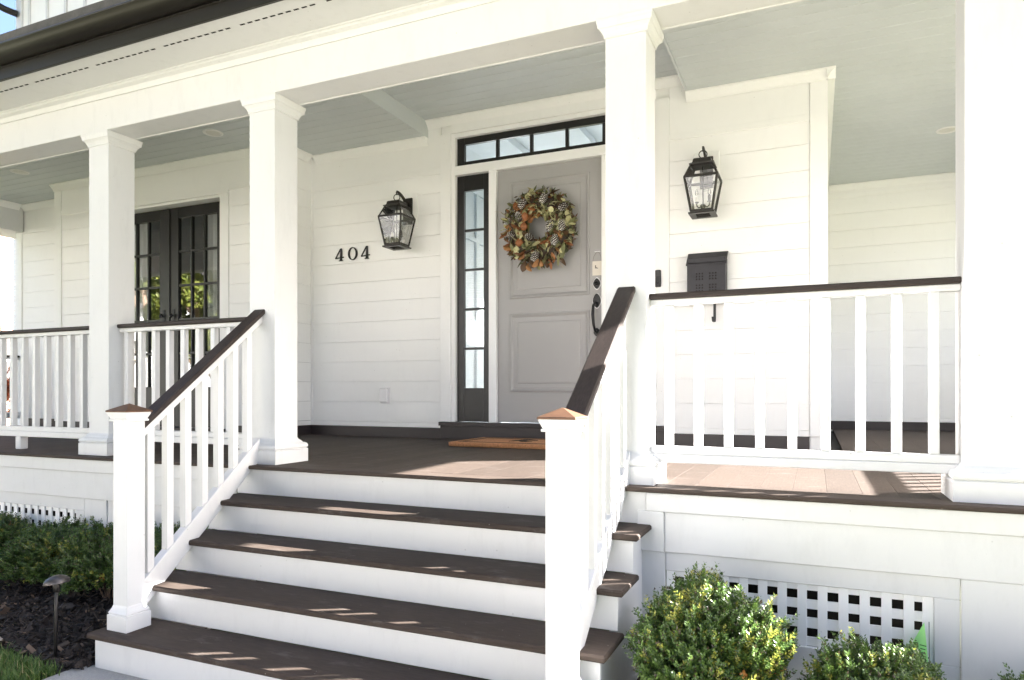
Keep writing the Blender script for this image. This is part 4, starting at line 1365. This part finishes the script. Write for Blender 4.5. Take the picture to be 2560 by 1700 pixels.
for (dx, dz) in ((-0.115, 0.100), (-0.125, 0.010), (-0.170, -0.125)):
    mb = MB()
    n = 12
    pr = [(0.004, -0.036), (0.020, -0.030), (0.033, -0.012), (0.034, 0.006), (0.022, 0.026), (0.003, 0.042)]
    vs = [(wc.x + dx + r_ * (1.0 + 0.10 * math.cos(6 * math.pi * k / n * 2)) * math.cos(2 * math.pi * k / n), wc.y - 0.115 + r_ * 0.8 * math.sin(2 * math.pi * k / n), wc.z + dz + z_) for r_, z_ in pr for k in range(n)]
    fs = [(i * n + k, i * n + (k + 1) % n, (i + 1) * n + (k + 1) % n, (i + 1) * n + k) for i in range(len(pr) - 1) for k in range(n)]
    obj('seed_pod', mb.add(vs, fs, 0, True), 'wl_rust', wreath)
for (dx, dz, a, l) in ((-0.30, 0.12, 2.45, 0.12), (-0.28, 0.09, 2.2, 0.11), (0.16, -0.22, -1.35, 0.17), (0.19, -0.22, -1.5, 0.16), (0.14, -0.20, -1.2, 0.15), (-0.30, -0.03, 3.0, 0.09), (0.29, -0.10, -0.3, 0.1)):
    p0 = Vector((wc.x + dx, wc.y - 0.08, wc.z + dz))
    p1 = p0 + Vector((math.cos(a) * l * 0.6, -0.02, math.sin(a) * l * 0.6))
    p2 = p0 + Vector((math.cos(a + 0.25) * l, -0.03, math.sin(a + 0.25) * l))
    obj('twig', MB().tube([p0, p1, p2], [0.0022, 0.0018, 0.001], 5), 'wire', wreath)

# ------------------------------------------------------------------ BOXWOOD SHRUBS
def boxwood_mesh(name, rx, ry, h, nsprig, seed, yellow=0.2, leafl=0.019, wisp=0.12, bright=1.0):
    rg = np.random.default_rng(seed)
    # sprigs: start inside, point outward/upward
    th = rg.uniform(0, 2 * np.pi, nsprig)
    cz = rg.uniform(-0.55, 1.0, nsprig)
    sz = np.sqrt(1 - np.clip(cz, -1, 1) ** 2)
    dirs = np.stack([np.cos(th) * sz, np.sin(th) * sz, cz], 1)
    lump = 1 + 0.13 * np.sin(3 * th + seed) * sz + 0.10 * np.sin(5 * cz + 2 * th) + rg.normal(0, 0.05, nsprig)
    cen = np.array([0, 0, h * 0.50])
    tip = cen + dirs * np.array([rx, ry, h * 0.50]) * lump[:, None]
    depth = rg.beta(1.2, 2.2, nsprig)
    tip = cen + (tip - cen) * (1 - 0.55 * depth)[:, None]
    up = np.array([0, 0, 1.0])
    gd = dirs * 0.75 + up * rg.uniform(0.25, 0.9, nsprig)[:, None] + rg.normal(0, 0.22, (nsprig, 3))
    gd /= np.linalg.norm(gd, axis=1)[:, None]
    sl = rg.uniform(0.045, 0.085, nsprig)
    w_ = rg.random(nsprig) < wisp
    sl = np.where(w_, sl * 1.7, sl)
    tip = tip + gd * np.where(w_, 0.035, 0.0)[:, None]
    root = tip - gd * sl[:, None]
    root[:, 2] = np.maximum(root[:, 2], 0.02)
    # clump tone: yellow/orange sprays sit in patches
    tone = np.sin(th * 2.3 + seed * 1.7) * np.cos(cz * 3.1 + seed) * 0.6 + rg.normal(0, 0.62, nsprig)
    VV, FF, CC = [], [], []
    nl = 9
    off = 0
    g1 = np.array([0.030, 0.060, 0.016]); g2 = np.array([0.095, 0.155, 0.032]); ye = np.array([0.29, 0.28, 0.05]); og = np.array([0.36, 0.16, 0.045])
    bn = np.array([0.055, 0.042, 0.025])
    for j in range(nl):
        f = (j + 0.6) / nl
        pos = root + (tip - root) * f
        for side in (0, 1):
            a = rg.uniform(-0.4, 0.4, nsprig) + (j % 2) * np.pi / 2 + side * np.pi
            ref = np.cross(gd, np.array([0.31, 0.77, 0.55])); ref /= np.linalg.norm(ref, axis=1)[:, None]
            bi = np.cross(gd, ref)
            out = ref * np.cos(a)[:, None] + bi * np.sin(a)[:, None]
            ld = out * 0.80 + gd * rg.uniform(0.35, 0.85, nsprig)[:, None]
            ld /= np.linalg.norm(ld, axis=1)[:, None]
            wdv = np.cross(ld, gd); wdv /= (np.linalg.norm(wdv, axis=1)[:, None] + 1e-9)
            nrm = np.cross(wdv, ld)
            L_ = leafl * rg.uniform(0.7, 1.2, nsprig) * (1.0 - 0.25 * (j == nl - 1))
            W_ = L_ * 0.30
            p0 = pos
            p1 = pos + ld * (L_ * 0.5)[:, None] + wdv * W_[:, None] - nrm * (L_ * 0.05)[:, None]
            p2 = pos + ld * L_[:, None] + nrm * (L_ * 0.08)[:, None]
            p3 = pos + ld * (L_ * 0.5)[:, None] - wdv * W_[:, None] - nrm * (L_ * 0.05)[:, None]
            V_ = np.stack([p0, p1, p2, p3], 1).reshape(-1, 3)
            VV.append(V_)
            FF.append(off + np.arange(4 * nsprig).reshape(-1, 4))
            off += 4 * nsprig
            k = rg.random(nsprig)[:, None]
            c = g1 * (1 - k) + g2 * k
            isy = (tone > 1.0 - yellow * 1.6)
            k2 = rg.random(nsprig)
            c = np.where((isy & (k2 < 0.65))[:, None], c * 0.3 + ye * 0.7, c)
            iso = (tone > 2.15 - yellow * 1.6)
            c = np.where((iso & (k2 < 0.6))[:, None], og * (0.6 + 0.6 * k), c)
            c = np.where((k2 > 0.93)[:, None], bn, c)
            CC.append(np.minimum(c * bright, 0.6))
    return mesh_np(name, np.concatenate(VV), np.concatenate(FF), ['leaf'], np.concatenate(CC))
BW = [boxwood_mesh('foliage', 0.33, 0.33, 0.64, 4200, 3, 0.26, leafl=0.0195, wisp=0.10, bright=1.35),
      boxwood_mesh('foliage', 0.30, 0.30, 0.56, 2000, 8, 0.20, leafl=0.021, wisp=0.30, bright=1.25),
      boxwood_mesh('foliage', 0.36, 0.33, 0.62, 2900, 21, 0.14, leafl=0.0205, wisp=0.14, bright=1.2)]
def shrub_core(nm):
    mb = MB()
    rr = random.Random(4)
    for i in range(16):
        a = rr.uniform(0, 6.28); r_ = rr.uniform(0.05, 0.2); zt = rr.uniform(0.25, 0.5)
        mb.tube([(0.02 * math.cos(a), 0.02 * math.sin(a), -0.02), (r_ * .5 * math.cos(a), r_ * .5 * math.sin(a), zt * .55), (r_ * math.cos(a + .2), r_ * math.sin(a + .2), zt)], [0.008, 0.005, 0.002], 5)
    me_ = bpy.data.meshes.new(nm)
    me_.from_pydata(mb.v, [], mb.f)
    me_.materials.append(M['stem'])
    me_.update()
    return me_
SC = shrub_core('stems')
def shrub(x, y, kind, s, rot, label, sx=1.0, sy=1.0, sz=1.0):
    t = thing('boxwood_shrub', (x, y, G), label, 'shrub', 'boxwood shrubs along the porch')
    for nm, me_ in (('foliage', BW[kind]), ('stems', SC)):
        o = bpy.data.objects.new(nm, me_)
        link(o, t, (x, y, G))
        o.rotation_euler = (0, 0, rot)
        o.scale = (s * sx, s * sy, s * sz)
    return t
shrub(-0.375, -0.42, 0, 0.91, 0.3, 'round boxwood with yellow and orange tips right of the steps', 0.92, 0.95, 1.0)
shrub(0.205, -0.43, 1, 0.80, 1.2, 'loose low boxwood in front of the right lattice by the green flag', 0.95, 1.0, 0.95)
shrub(0.74, -0.42, 1, 0.70, 2.6, 'boxwood cut off by the lower right corner of the photo')
shrub(-4.54, -0.20, 2, 0.93, 0.0, 'large dark green boxwood directly behind the path light', 0.86, 0.9, 0.77)
shrub(-3.95, -0.24, 1, 1.02, 2.1, 'dark green boxwood between the path light and the left newel post', 0.72, 0.9, 0.88)  # yellower foliage mesh puts a lit tone into this shrub's colour
shrub(-5.20, -0.15, 2, 0.88, 4.0, 'dark green boxwood at the left edge of the photo', 0.82, 1.0, 0.80)
shrub(-3.42, -0.22, 2, 0.86, 5.2, 'dark green boxwood seen through the left stair railing', 0.7, 0.9, 0.98)

# ------------------------------------------------------------------ PATH LIGHT
bx, by = -3.331, -0.985
pl = thing('path_light', (bx, by, G), 'grey mushroom path light with domed hood in the mulch', 'path light')
obj('stem', MB().tube([(bx, by, G - 0.05), (bx + 0.004, by, -0.62), (bx + 0.010, by + 0.002, -0.49)], [0.0085, 0.008, 0.008], 10), 'bronze', pl)
hd = MB()
prof = [(0.057, -0.474), (0.0565, -0.470), (0.053, -0.459), (0.044, -0.449), (0.031, -0.441), (0.016, -0.4365), (0.001, -0.435)]
n = 28
vs = []
for r_, z_ in prof:
    for k in range(n):
        a = 2 * math.pi * k / n
        # the hood leans a little to the left
        px, py = r_ * math.cos(a), r_ * math.sin(a)
        vs.append((bx + 0.012 + px, by + py, z_ + 0.15 * px))
fs = [(i * n + k, i * n + (k + 1) % n, (i + 1) * n + (k + 1) % n, (i + 1) * n + k) for i in range(len(prof) - 1) for k in range(n)]
fs.append(tuple(range((len(prof) - 1) * n, len(prof) * n)))
hd.add(vs, fs, 0, True)
obj('hood', hd, 'alu', pl)
obj('lamp_socket', MB().lathe([(0.014, -0.515), (0.016, -0.49), (0.016, -0.45)], bx + 0.010, by, 12), 'bronze', pl)

# lime flag on the lattice
fl = thing('marker_flag', (0.385, 0.0, -0.70), 'lime green triangular paper flag against the right lattice', 'flag')
fv = []
nn = 8
for i in range(nn + 1):
    t_ = i / nn
    w0 = 0.078 * t_
    zc = -0.472 - 0.20 * t_
    for s in range(4):
        q = s / 3
        fv.append((0.392 - w0 * (1 - q) + 0.018 * t_ * q, 0.020 - 0.010 * math.sin(q * 3.0) * t_, zc + 0.03 * (1 - q) * t_))
ff = [(i * 4 + s, i * 4 + s + 1, (i + 1) * 4 + s + 1, (i + 1) * 4 + s) for i in range(nn) for s in range(3)]
obj('sheet', MB().add(fv, ff, 0, True), 'lime', fl, recalc=False)
obj('wire', MB().tube([(0.409, 0.024, -0.47), (0.412, 0.024, G - 0.03)], 0.0015, 5), 'bronze', fl)
sc_ = MB()
for k in range(5):
    zc = -0.560 - 0.014 * k
    sc_.bar((0.375 + 0.002 * (k % 2), 0.0085, zc), (0.398 - 0.003 * (k % 3), 0.0105, zc - 0.004), 0.002, 0.0035)
obj('handwriting', sc_, 'limeink', fl)

# stones in the bed
def stone(x, y, s, label, seed):
    rr = random.Random(seed)
    mb = MB()
    prof = [(0.3, -0.35), (0.85, -0.1), (1.0, 0.15), (0.85, 0.42), (0.5, 0.62), (0.05, 0.68)]
    n = 14
    ph = [rr.uniform(0.82, 1.18) for _ in range(n)]
    vs = [(x + s * r_ * ph[k] * math.cos(2 * math.pi * k / n) * 1.2, y + s * r_ * ph[k] * math.sin(2 * math.pi * k / n), G + s * z_ * (0.9 + 0.2 * ph[k])) for r_, z_ in prof for k in range(n)]
    fs = [(i * n + k, i * n + (k + 1) % n, (i + 1) * n + (k + 1) % n, (i + 1) * n + k) for i in range(len(prof) - 1) for k in range(n)]
    fs += [tuple(range(n))[::-1], tuple(range((len(prof) - 1) * n, len(prof) * n))]
    o = obj('stone', mb.add(vs, fs, 0, True), 'stone')
    return tag(o, label, 'stone')
stone(-4.06, -0.44, 0.050, 'small brownish stone on the mulch left of the path light', 3)
stone(-3.70, -0.40, 0.055, 'larger grey stone half hidden behind the path light stem', 5)
stone(-0.66, -0.92, 0.055, 'rounded grey stone at the foot of the steps on the right', 9)

# mulch chips (uncountable) and dry leaves
def chips(name, n, x0, x1, y0, y1, seed):
    rg = np.random.default_rng(seed)
    c = np.stack([rg.uniform(x0, x1, n), rg.uniform(y0, y1, n), np.full(n, G + 0.002) + rg.uniform(0, 0.022, n)], 1)
    a = rg.uniform(0, 2 * np.pi, n)
    ti = rg.normal(0, 0.4, n)
    L_ = rg.uniform(0.010, 0.034, n) * np.where(rg.random(n) < 0.1, 1.7, 1)
    W_ = L_ * rg.uniform(0.15, 0.45, n)
    d = np.stack([np.cos(a) * np.cos(ti), np.sin(a) * np.cos(ti), np.sin(ti)], 1) * L_[:, None]
    e = np.stack([-np.sin(a), np.cos(a), rg.normal(0, 0.5, n)], 1) * W_[:, None]
    t_ = np.array([0, 0, 0.004])
    V = np.stack([c - d - e, c + d - e * .7, c + d + e, c - d + e * .6, c - d - e * .8 + t_, c + d - e * .6 + t_, c + d + e * .9 + t_, c - d + e * .5 + t_], 1).reshape(-1, 3)
    base = (np.arange(n) * 8)[:, None]
    F = np.concatenate([base + np.array(q) for q in ((4, 5, 6, 7), (0, 1, 5, 4), (1, 2, 6, 5), (2, 3, 7, 6), (3, 0, 4, 7))])
    g = rg.random(n)[:, None]
    col = np.array([0.013, 0.010, 0.009]) * (1 - g) + np.array([0.050, 0.036, 0.028]) * g
    pale = rg.random(n) < 0.035
    col[pale] = np.array([0.17, 0.115, 0.08])
    col = np.concatenate([col] * 5)
    o0 = np.array([(x0 + x1) / 2, (y0 + y1) / 2, G])
    me_ = mesh_np(name, V - o0, F, ['chip'], col)
    o = link(bpy.data.objects.new(name, me_), None, o0)
    o['kind'] = 'stuff'
    tag(o, label_chip.pop(0), 'mulch')
label_chip = ['loose dark bark chips covering the left bed', 'loose dark bark chips covering the right bed']
chips('mulch_chips', 11000, -6.6, -3.10, -1.02, 0.03, 5)
chips('mulch_chips', 5000, -0.72, 1.4, -1.10, 0.03, 6)

# grass: dense blades near the camera corner, thinner behind
def grass(name, n, x0, x1, y0, y1, seed, hmin, hmax):
    rg = np.random.default_rng(seed)
    px = rg.uniform(x0, x1, n); py = rg.uniform(y0, y1, n)
    keep = (py < -1.02 - 0.11 * np.clip(px + 3.7, 0, 1) + rg.normal(0, 0.02, n)) & (px < -3.17 + rg.normal(0, 0.015, n))
    px, py = px[keep], py[keep]; n = len(px)
    h = rg.uniform(hmin, hmax, n); a = rg.uniform(0, 2 * np.pi, n); ln = rg.uniform(0.1, 0.8, n) * h
    wd = rg.uniform(0.0016, 0.0030, n)
    b = np.stack([px, py, np.full(n, G - 0.02)], 1)
    s = np.stack([-np.sin(a), np.cos(a), 0 * a], 1) * wd[:, None]
    l = np.stack([np.cos(a), np.sin(a), 0 * a], 1)
    z = np.array([0, 0, 1.0])
    m1 = b + l * (ln * 0.3)[:, None] + z * (h * 0.6)[:, None]
    t_ = b + l * ln[:, None] + z * h[:, None]
    V = np.stack([b - s, b + s, m1 + s * .8, m1 - s * .8, t_ + s * .15, t_ - s * .15], 1).reshape(-1, 3)
    base = (np.arange(n) * 6)[:, None]
    F = np.concatenate([base + np.array((0, 1, 2, 3)), base + np.array((3, 2, 4, 5))])
    g = rg.random(n)[:, None]
    col = np.array([0.045, 0.105, 0.018]) * (1 - g) + np.array([0.13, 0.20, 0.045]) * g
    col[rg.random(n) < 0.06] = np.array([0.30, 0.26, 0.12])
    o0 = np.array([(x0 + x1) / 2, (y0 + y1) / 2, G])
    me_ = mesh_np(name, V - o0, F, ['grass'], np.concatenate([col] * 2))
    o = link(bpy.data.objects.new(name, me_), None, o0)
    o['kind'] = 'stuff'
    return tag(o, 'short green lawn grass at the lower left corner', 'grass')
grass('grass', 26000, -4.6, -3.05, -1.75, -0.98, 3, 0.03, 0.075)

# fallen leaves on the mulch
for i, (x, y, a, lab) in enumerate(((-3.47, -0.60, 0.3, 'long pale dry leaf on the mulch right of the path light'), (-3.86, -0.93, 1.2, 'pale dry leaf on the mulch near the grass'), (-3.28, -0.66, 2.2, 'curled tan leaf beside the left newel post'))):
    o = bpy.data.objects.new('dry_leaf', leaf_mesh('dry_leaf', 0.085, 0.012, 0.6, 0.25, 'wire'))
    link(o, None, (x, y, G + 0.030))
    o.rotation_euler = (R(82), R(10), a)
    tag(o, lab, 'leaf')

# ------------------------------------------------------------------ NEIGHBOUR AND TREES (seen at the left edge and in the glass; some added for shade)
nb = thing('neighbour_house', (-14.5, 9, G), 'pale clapboard neighbour house glimpsed beyond the left end of the porch', 'house')
nwl = obj('wall', MB().box(-18.0, -11, 7.55, 13, G, 5.4), 'siding', nb)
for k in range(50):
    z = G + 0.02 + k * 0.125
    piece('clapboard', nwl, 'siding', -18.02, -11, 7.515 , 7.549, z, z + 0.119, 0.012)
obj('roof', MB().prism([(7.2, 5.3), (10.3, 7.8), (13.4, 5.3), (13.4, 5.45), (10.3, 7.98), (7.2, 5.45)], 'x', -18.4, -10.6), 'shingle', nb)

def brick_mat():
    m, t, b = new_mat('neighbour_brick')
    geo = t.nodes.new('ShaderNodeNewGeometry')
    sx = t.nodes.new('ShaderNodeSeparateXYZ')
    cb_ = t.nodes.new('ShaderNodeCombineXYZ')
    ad = t.nodes.new('ShaderNodeMath')
    t.links.new(geo.outputs['Position'], sx.inputs[0])
    t.links.new(sx.outputs[0], ad.inputs[0]); t.links.new(sx.outputs[1], ad.inputs[1])
    t.links.new(ad.outputs[0], cb_.inputs[0]); t.links.new(sx.outputs[2], cb_.inputs[1])
    br = t.nodes.new('ShaderNodeTexBrick')
    br.inputs['Color1'].default_value = (0.34, 0.15, 0.10, 1)
    br.inputs['Color2'].default_value = (0.46, 0.24, 0.17, 1)
    br.inputs['Mortar'].default_value = (0.55, 0.50, 0.45, 1)
    br.inputs['Scale'].default_value = 1.0
    br.inputs['Brick Width'].default_value = 0.23
    br.inputs['Row Height'].default_value = 0.075
    br.inputs['Mortar Size'].default_value = 0.006
    t.links.new(cb_.outputs[0], br.inputs[0])
    t.links.new(br.outputs[0], b.inputs['Base Color'])
    b.inputs['Roughness'].default_value = 0.85
    return m
M['brick'] = brick_mat()
bh = thing('brick_house', (-29, 15, G), 'sunlit red brick house beyond the far left porch opening', 'house')
obj('wall', MB().box(-34, -23.5, 9, 20, G, 5.6), 'brick', bh)
obj('roof', MB().prism([(8.5, 5.5), (14.5, 8.6), (20.5, 5.5), (20.5, 5.7), (14.5, 8.85), (8.5, 5.7)], 'x', -34.5, -23.1), 'shingle', bh)
for y_ in (10.2, 13.2, 16.2):
    fw_ = obj('window', MB().box(-23.499, -23.46, y_, y_ + 1.2, 0.6, 2.3), 'white', bh)
    piece('pane', fw_, 'black', -23.4595, -23.455, y_ + 0.08, y_ + 1.12, 0.68, 1.42, 0.001)
    piece('pane', fw_, 'black', -23.4595, -23.455, y_ + 0.08, y_ + 1.12, 1.48, 2.22, 0.001)

def tree_meshes(seed, H, spread, nleaf, ls, c1, c2, imin=2, nb=15):
    rr = random.Random(seed)
    rg = np.random.default_rng(seed)
    tb = MB()
    pts = [Vector((0, 0, -0.1))]
    for i in range(1, 7):
        pts.append(Vector((rr.uniform(-.12, .12) * i * .5, rr.uniform(-.12, .12) * i * .5, H * 0.72 * i / 6)))
    tb.tube(pts, [0.028 * H * (1.15 - 0.15 * i) * (0.9 if i else 1.3) for i in range(7)], 9)
    cl = []
    for b in range(nb):
        i = rr.randint(imin, 6)
        p = pts[i]
        a = rr.uniform(0, 6.28)
        L_ = spread * rr.uniform(0.5, 1.0) * (1.15 - 0.09 * i)
        e = p + Vector((math.cos(a) * L_, math.sin(a) * L_, L_ * rr.uniform(0.3, 0.9)))
        md = (p + e) / 2 + Vector((0, 0, 0.12 * L_))
        tb.tube([p, md, e], [0.008 * H, 0.005 * H, 0.002 * H], 6)
        cl += [(e, spread * rr.uniform(.22, .40)), (md + Vector((rr.uniform(-.5, .5), rr.uniform(-.5, .5), .3)), spread * rr.uniform(.16, .28))]
    me_t = bpy.data.meshes.new('trunk')
    me_t.from_pydata(tb.v, [], tb.f)
    me_t.materials.append(M['bark'])
    me_t.polygons.foreach_set('use_smooth', [True] * len(tb.f))
    me_t.update()
    cs = np.array([[*c[0], c[1]] for c in cl])
    pick = rg.integers(0, len(cs), nleaf)
    d = rg.normal(0, 1, (nleaf, 3)); d /= np.linalg.norm(d, axis=1)[:, None]
    pos = cs[pick, :3] + d * (cs[pick, 3] * rg.uniform(0.3, 1.0, nleaf) ** 0.5)[:, None] * np.array([1, 1, 0.75])
    u_ = rg.normal(0, 1, (nleaf, 3)); u_ /= np.linalg.norm(u_, axis=1)[:, None]
    v_ = np.cross(u_, rg.normal(0, 1, (nleaf, 3))); v_ /= np.linalg.norm(v_, axis=1)[:, None]
    s = rg.uniform(0.6, 1.3, nleaf)[:, None] * ls
    V = np.stack([pos - u_ * s, pos + v_ * s * .55, pos + u_ * s, pos - v_ * s * .55], 1).reshape(-1, 3)
    F = np.arange(4 * nleaf).reshape(-1, 4)
    k = rg.random(nleaf)[:, None]
    col = np.array(c1) * (1 - k) + np.array(c2) * k
    return me_t, mesh_np('crown', V, F, ['treeleaf'], col)
TM = [tree_meshes(1, 9.0, 3.0, 5200, 0.16, (0.06, 0.10, 0.02), (0.18, 0.20, 0.04)),
      tree_meshes(2, 11.0, 3.6, 5200, 0.18, (0.08, 0.115, 0.02), (0.22, 0.24, 0.05)),
      tree_meshes(5, 2.6, 1.1, 2600, 0.09, (0.20, 0.05, 0.02), (0.42, 0.13, 0.05)),
      tree_meshes(9, 14.0, 4.6, 15000, 0.33, (0.05, 0.075, 0.02), (0.13, 0.15, 0.04), imin=4, nb=22)]
def tree(x, y, k, s, rot, label, name='tree', group='garden trees across the lawn'):
    t = thing(name, (x, y, G), label, 'tree', group)
    for nm, me_ in (('trunk', TM[k][0]), ('crown', TM[k][1])):
        o = bpy.data.objects.new(nm, me_)
        link(o, t, (x, y, G))
        o.rotation_euler = (0, 0, rot)
        o.scale = (s, s, s)
tree(-9.0, -11.9, 0, 0.85, 0.5, 'green street tree mirrored in the sidelight glass')
tree(-20.0, -11.9, 0, 1.0, 2.5, 'green street tree mirrored in the left french door')
tree(-25.5, -11.9, 1, 0.8, 0.2, 'yellow green street tree mirrored in the right french door')
tree(-30.5, -11.9, 0, 1.0, 4.2, 'green street tree at the far end of the pavement')
tree(-17.5, -8.2, 1, 0.55, 5.5, 'small yellow green tree on the lawn this side of the pavement')
tree(-4.6, -8.2, 3, 1.0, 0.4, 'unseen tall tree added left of the front walk to block high sky')  # this and the next two are unseen, added to shade the columns
tree(3.6, -8.0, 3, 1.0, 2.0, 'unseen tall tree added right of the front walk to block high sky')
tree(-12.2, -8.4, 3, 0.95, 3.6, 'unseen tall tree added on the left of the lawn to block high sky')
M['opp'] = mat('cream_clapboard_paint', (0.80, 0.80, 0.80), 0.6, 0.03, 2)
def opposite_house(x0, x1, y, label):
    t = thing('house_across_road', ((x0 + x1) / 2, y - 4, G), label, 'house', 'pale houses across the road')
    wl = obj('wall', MB().box(x0, x1, y - 8, y - 0.04, G, 6.2), 'opp', t)
    for k in range(34):
        z = G + 0.05 + k * 0.205
        piece('clapboard', wl, 'opp', x0, x1, y - 0.039, y, z, z + 0.195, 0.012)
    obj('roof', MB().prism([(y + 0.5, 6.0), (y - 4, 9.0), (y - 8.5, 6.0), (y - 8.5, 6.2), (y - 4, 9.2), (y + 0.5, 6.2)], 'x', x0 - 0.4, x1 + 0.4), 'shingle', t)
    obj('gable', MB().prism([(y - 0.05, 6.2), (y - 7.95, 6.2), (y - 4, 8.95)], 'x', x0 + 0.02, x1 - 0.02), 'opp', t)
    wd = (x1 - x0)
    for row, z0 in ((0, 0.3), (1, 3.5)):
        for i_ in range(4):
            cx = x0 + wd * (i_ + 0.5) / 4
            if row == 0 and i_ == 1:
                piece('door', t, 'black', cx - 0.5, cx + 0.5, y + 0.001, y + 0.03, G + 0.2, 1.5, 0.01)
                continue
            f = obj('window', MB().box(cx - 0.6, cx + 0.6, y + 0.001, y + 0.03, z0, z0 + 1.6), 'white', t)
            for a in (0, 1):
                for b in (0, 1):
                    piece('pane', f, 'black', cx - 0.54 + a * 0.56, cx - 0.02 + a * 0.56, y + 0.0302, y + 0.034, z0 + 0.07 + b * 0.77, z0 + 0.76 + b * 0.77, 0.001)
opposite_house(-46, -34, -25, 'pale clapboard house at the far left across the road')
opposite_house(-30, -18, -25, 'pale clapboard house across the road mirrored in the french doors')
opposite_house(-14, -3, -25, 'pale clapboard house across the road mirrored in the sidelight')
tree(-21.2, 9.6, 2, 0.9, 0.0, 'red orange autumn shrub beyond the left end of the porch', 'autumn_shrub', None)


def conifer_mesh(seed, H, rad, n):
    rg = np.random.default_rng(seed)
    f = rg.uniform(0, 1, n) ** 0.8
    a = rg.uniform(0, 2 * np.pi, n)
    r_ = rad * (1 - f) ** 0.7 * rg.uniform(0.45, 1.0, n) ** 0.5 + 0.05
    pos = np.stack([r_ * np.cos(a), r_ * np.sin(a), 0.1 + H * f], 1)
    u_ = np.stack([np.cos(a), np.sin(a), rg.uniform(0.6, 1.6, n)], 1) + rg.normal(0, 0.3, (n, 3))
    u_ /= np.linalg.norm(u_, axis=1)[:, None]
    v_ = np.cross(u_, rg.normal(0, 1, (n, 3))); v_ /= np.linalg.norm(v_, axis=1)[:, None]
    s_ = rg.uniform(0.12, 0.26, n)[:, None]
    V = np.stack([pos - u_ * s_, pos + v_ * s_ * .5, pos + u_ * s_, pos - v_ * s_ * .5], 1).reshape(-1, 3)
    k = rg.random(n)[:, None]
    return mesh_np('crown', V, np.arange(4 * n).reshape(-1, 4), ['treeleaf'], np.array((0.02, 0.045, 0.015)) * (1 - k) + np.array((0.06, 0.10, 0.03)) * k)
EV = conifer_mesh(4, 6.6, 1.25, 5200)
ET = bpy.data.meshes.new('trunk')
_t = MB().tube([(0, 0, -0.1), (0, 0, 3), (0, 0, 6.3)], [0.13, 0.08, 0.02], 8)
ET.from_pydata(_t.v, [], _t.f); ET.materials.append(M['bark']); ET.update()
for (x, y, s_, lab) in ((7.0, 7.6, 1.55, 'unseen conical evergreen added in the side yard to block sun'),):
    t = thing('sun_block_evergreen', (x, y, G), lab, 'tree')  # unseen evergreen added to keep sun off the deck behind the side column
    for nm, me_ in (('trunk', ET), ('crown', EV)):
        o = bpy.data.objects.new(nm, me_)
        link(o, t, (x, y, G))
        o.scale = (s_, s_, s_)
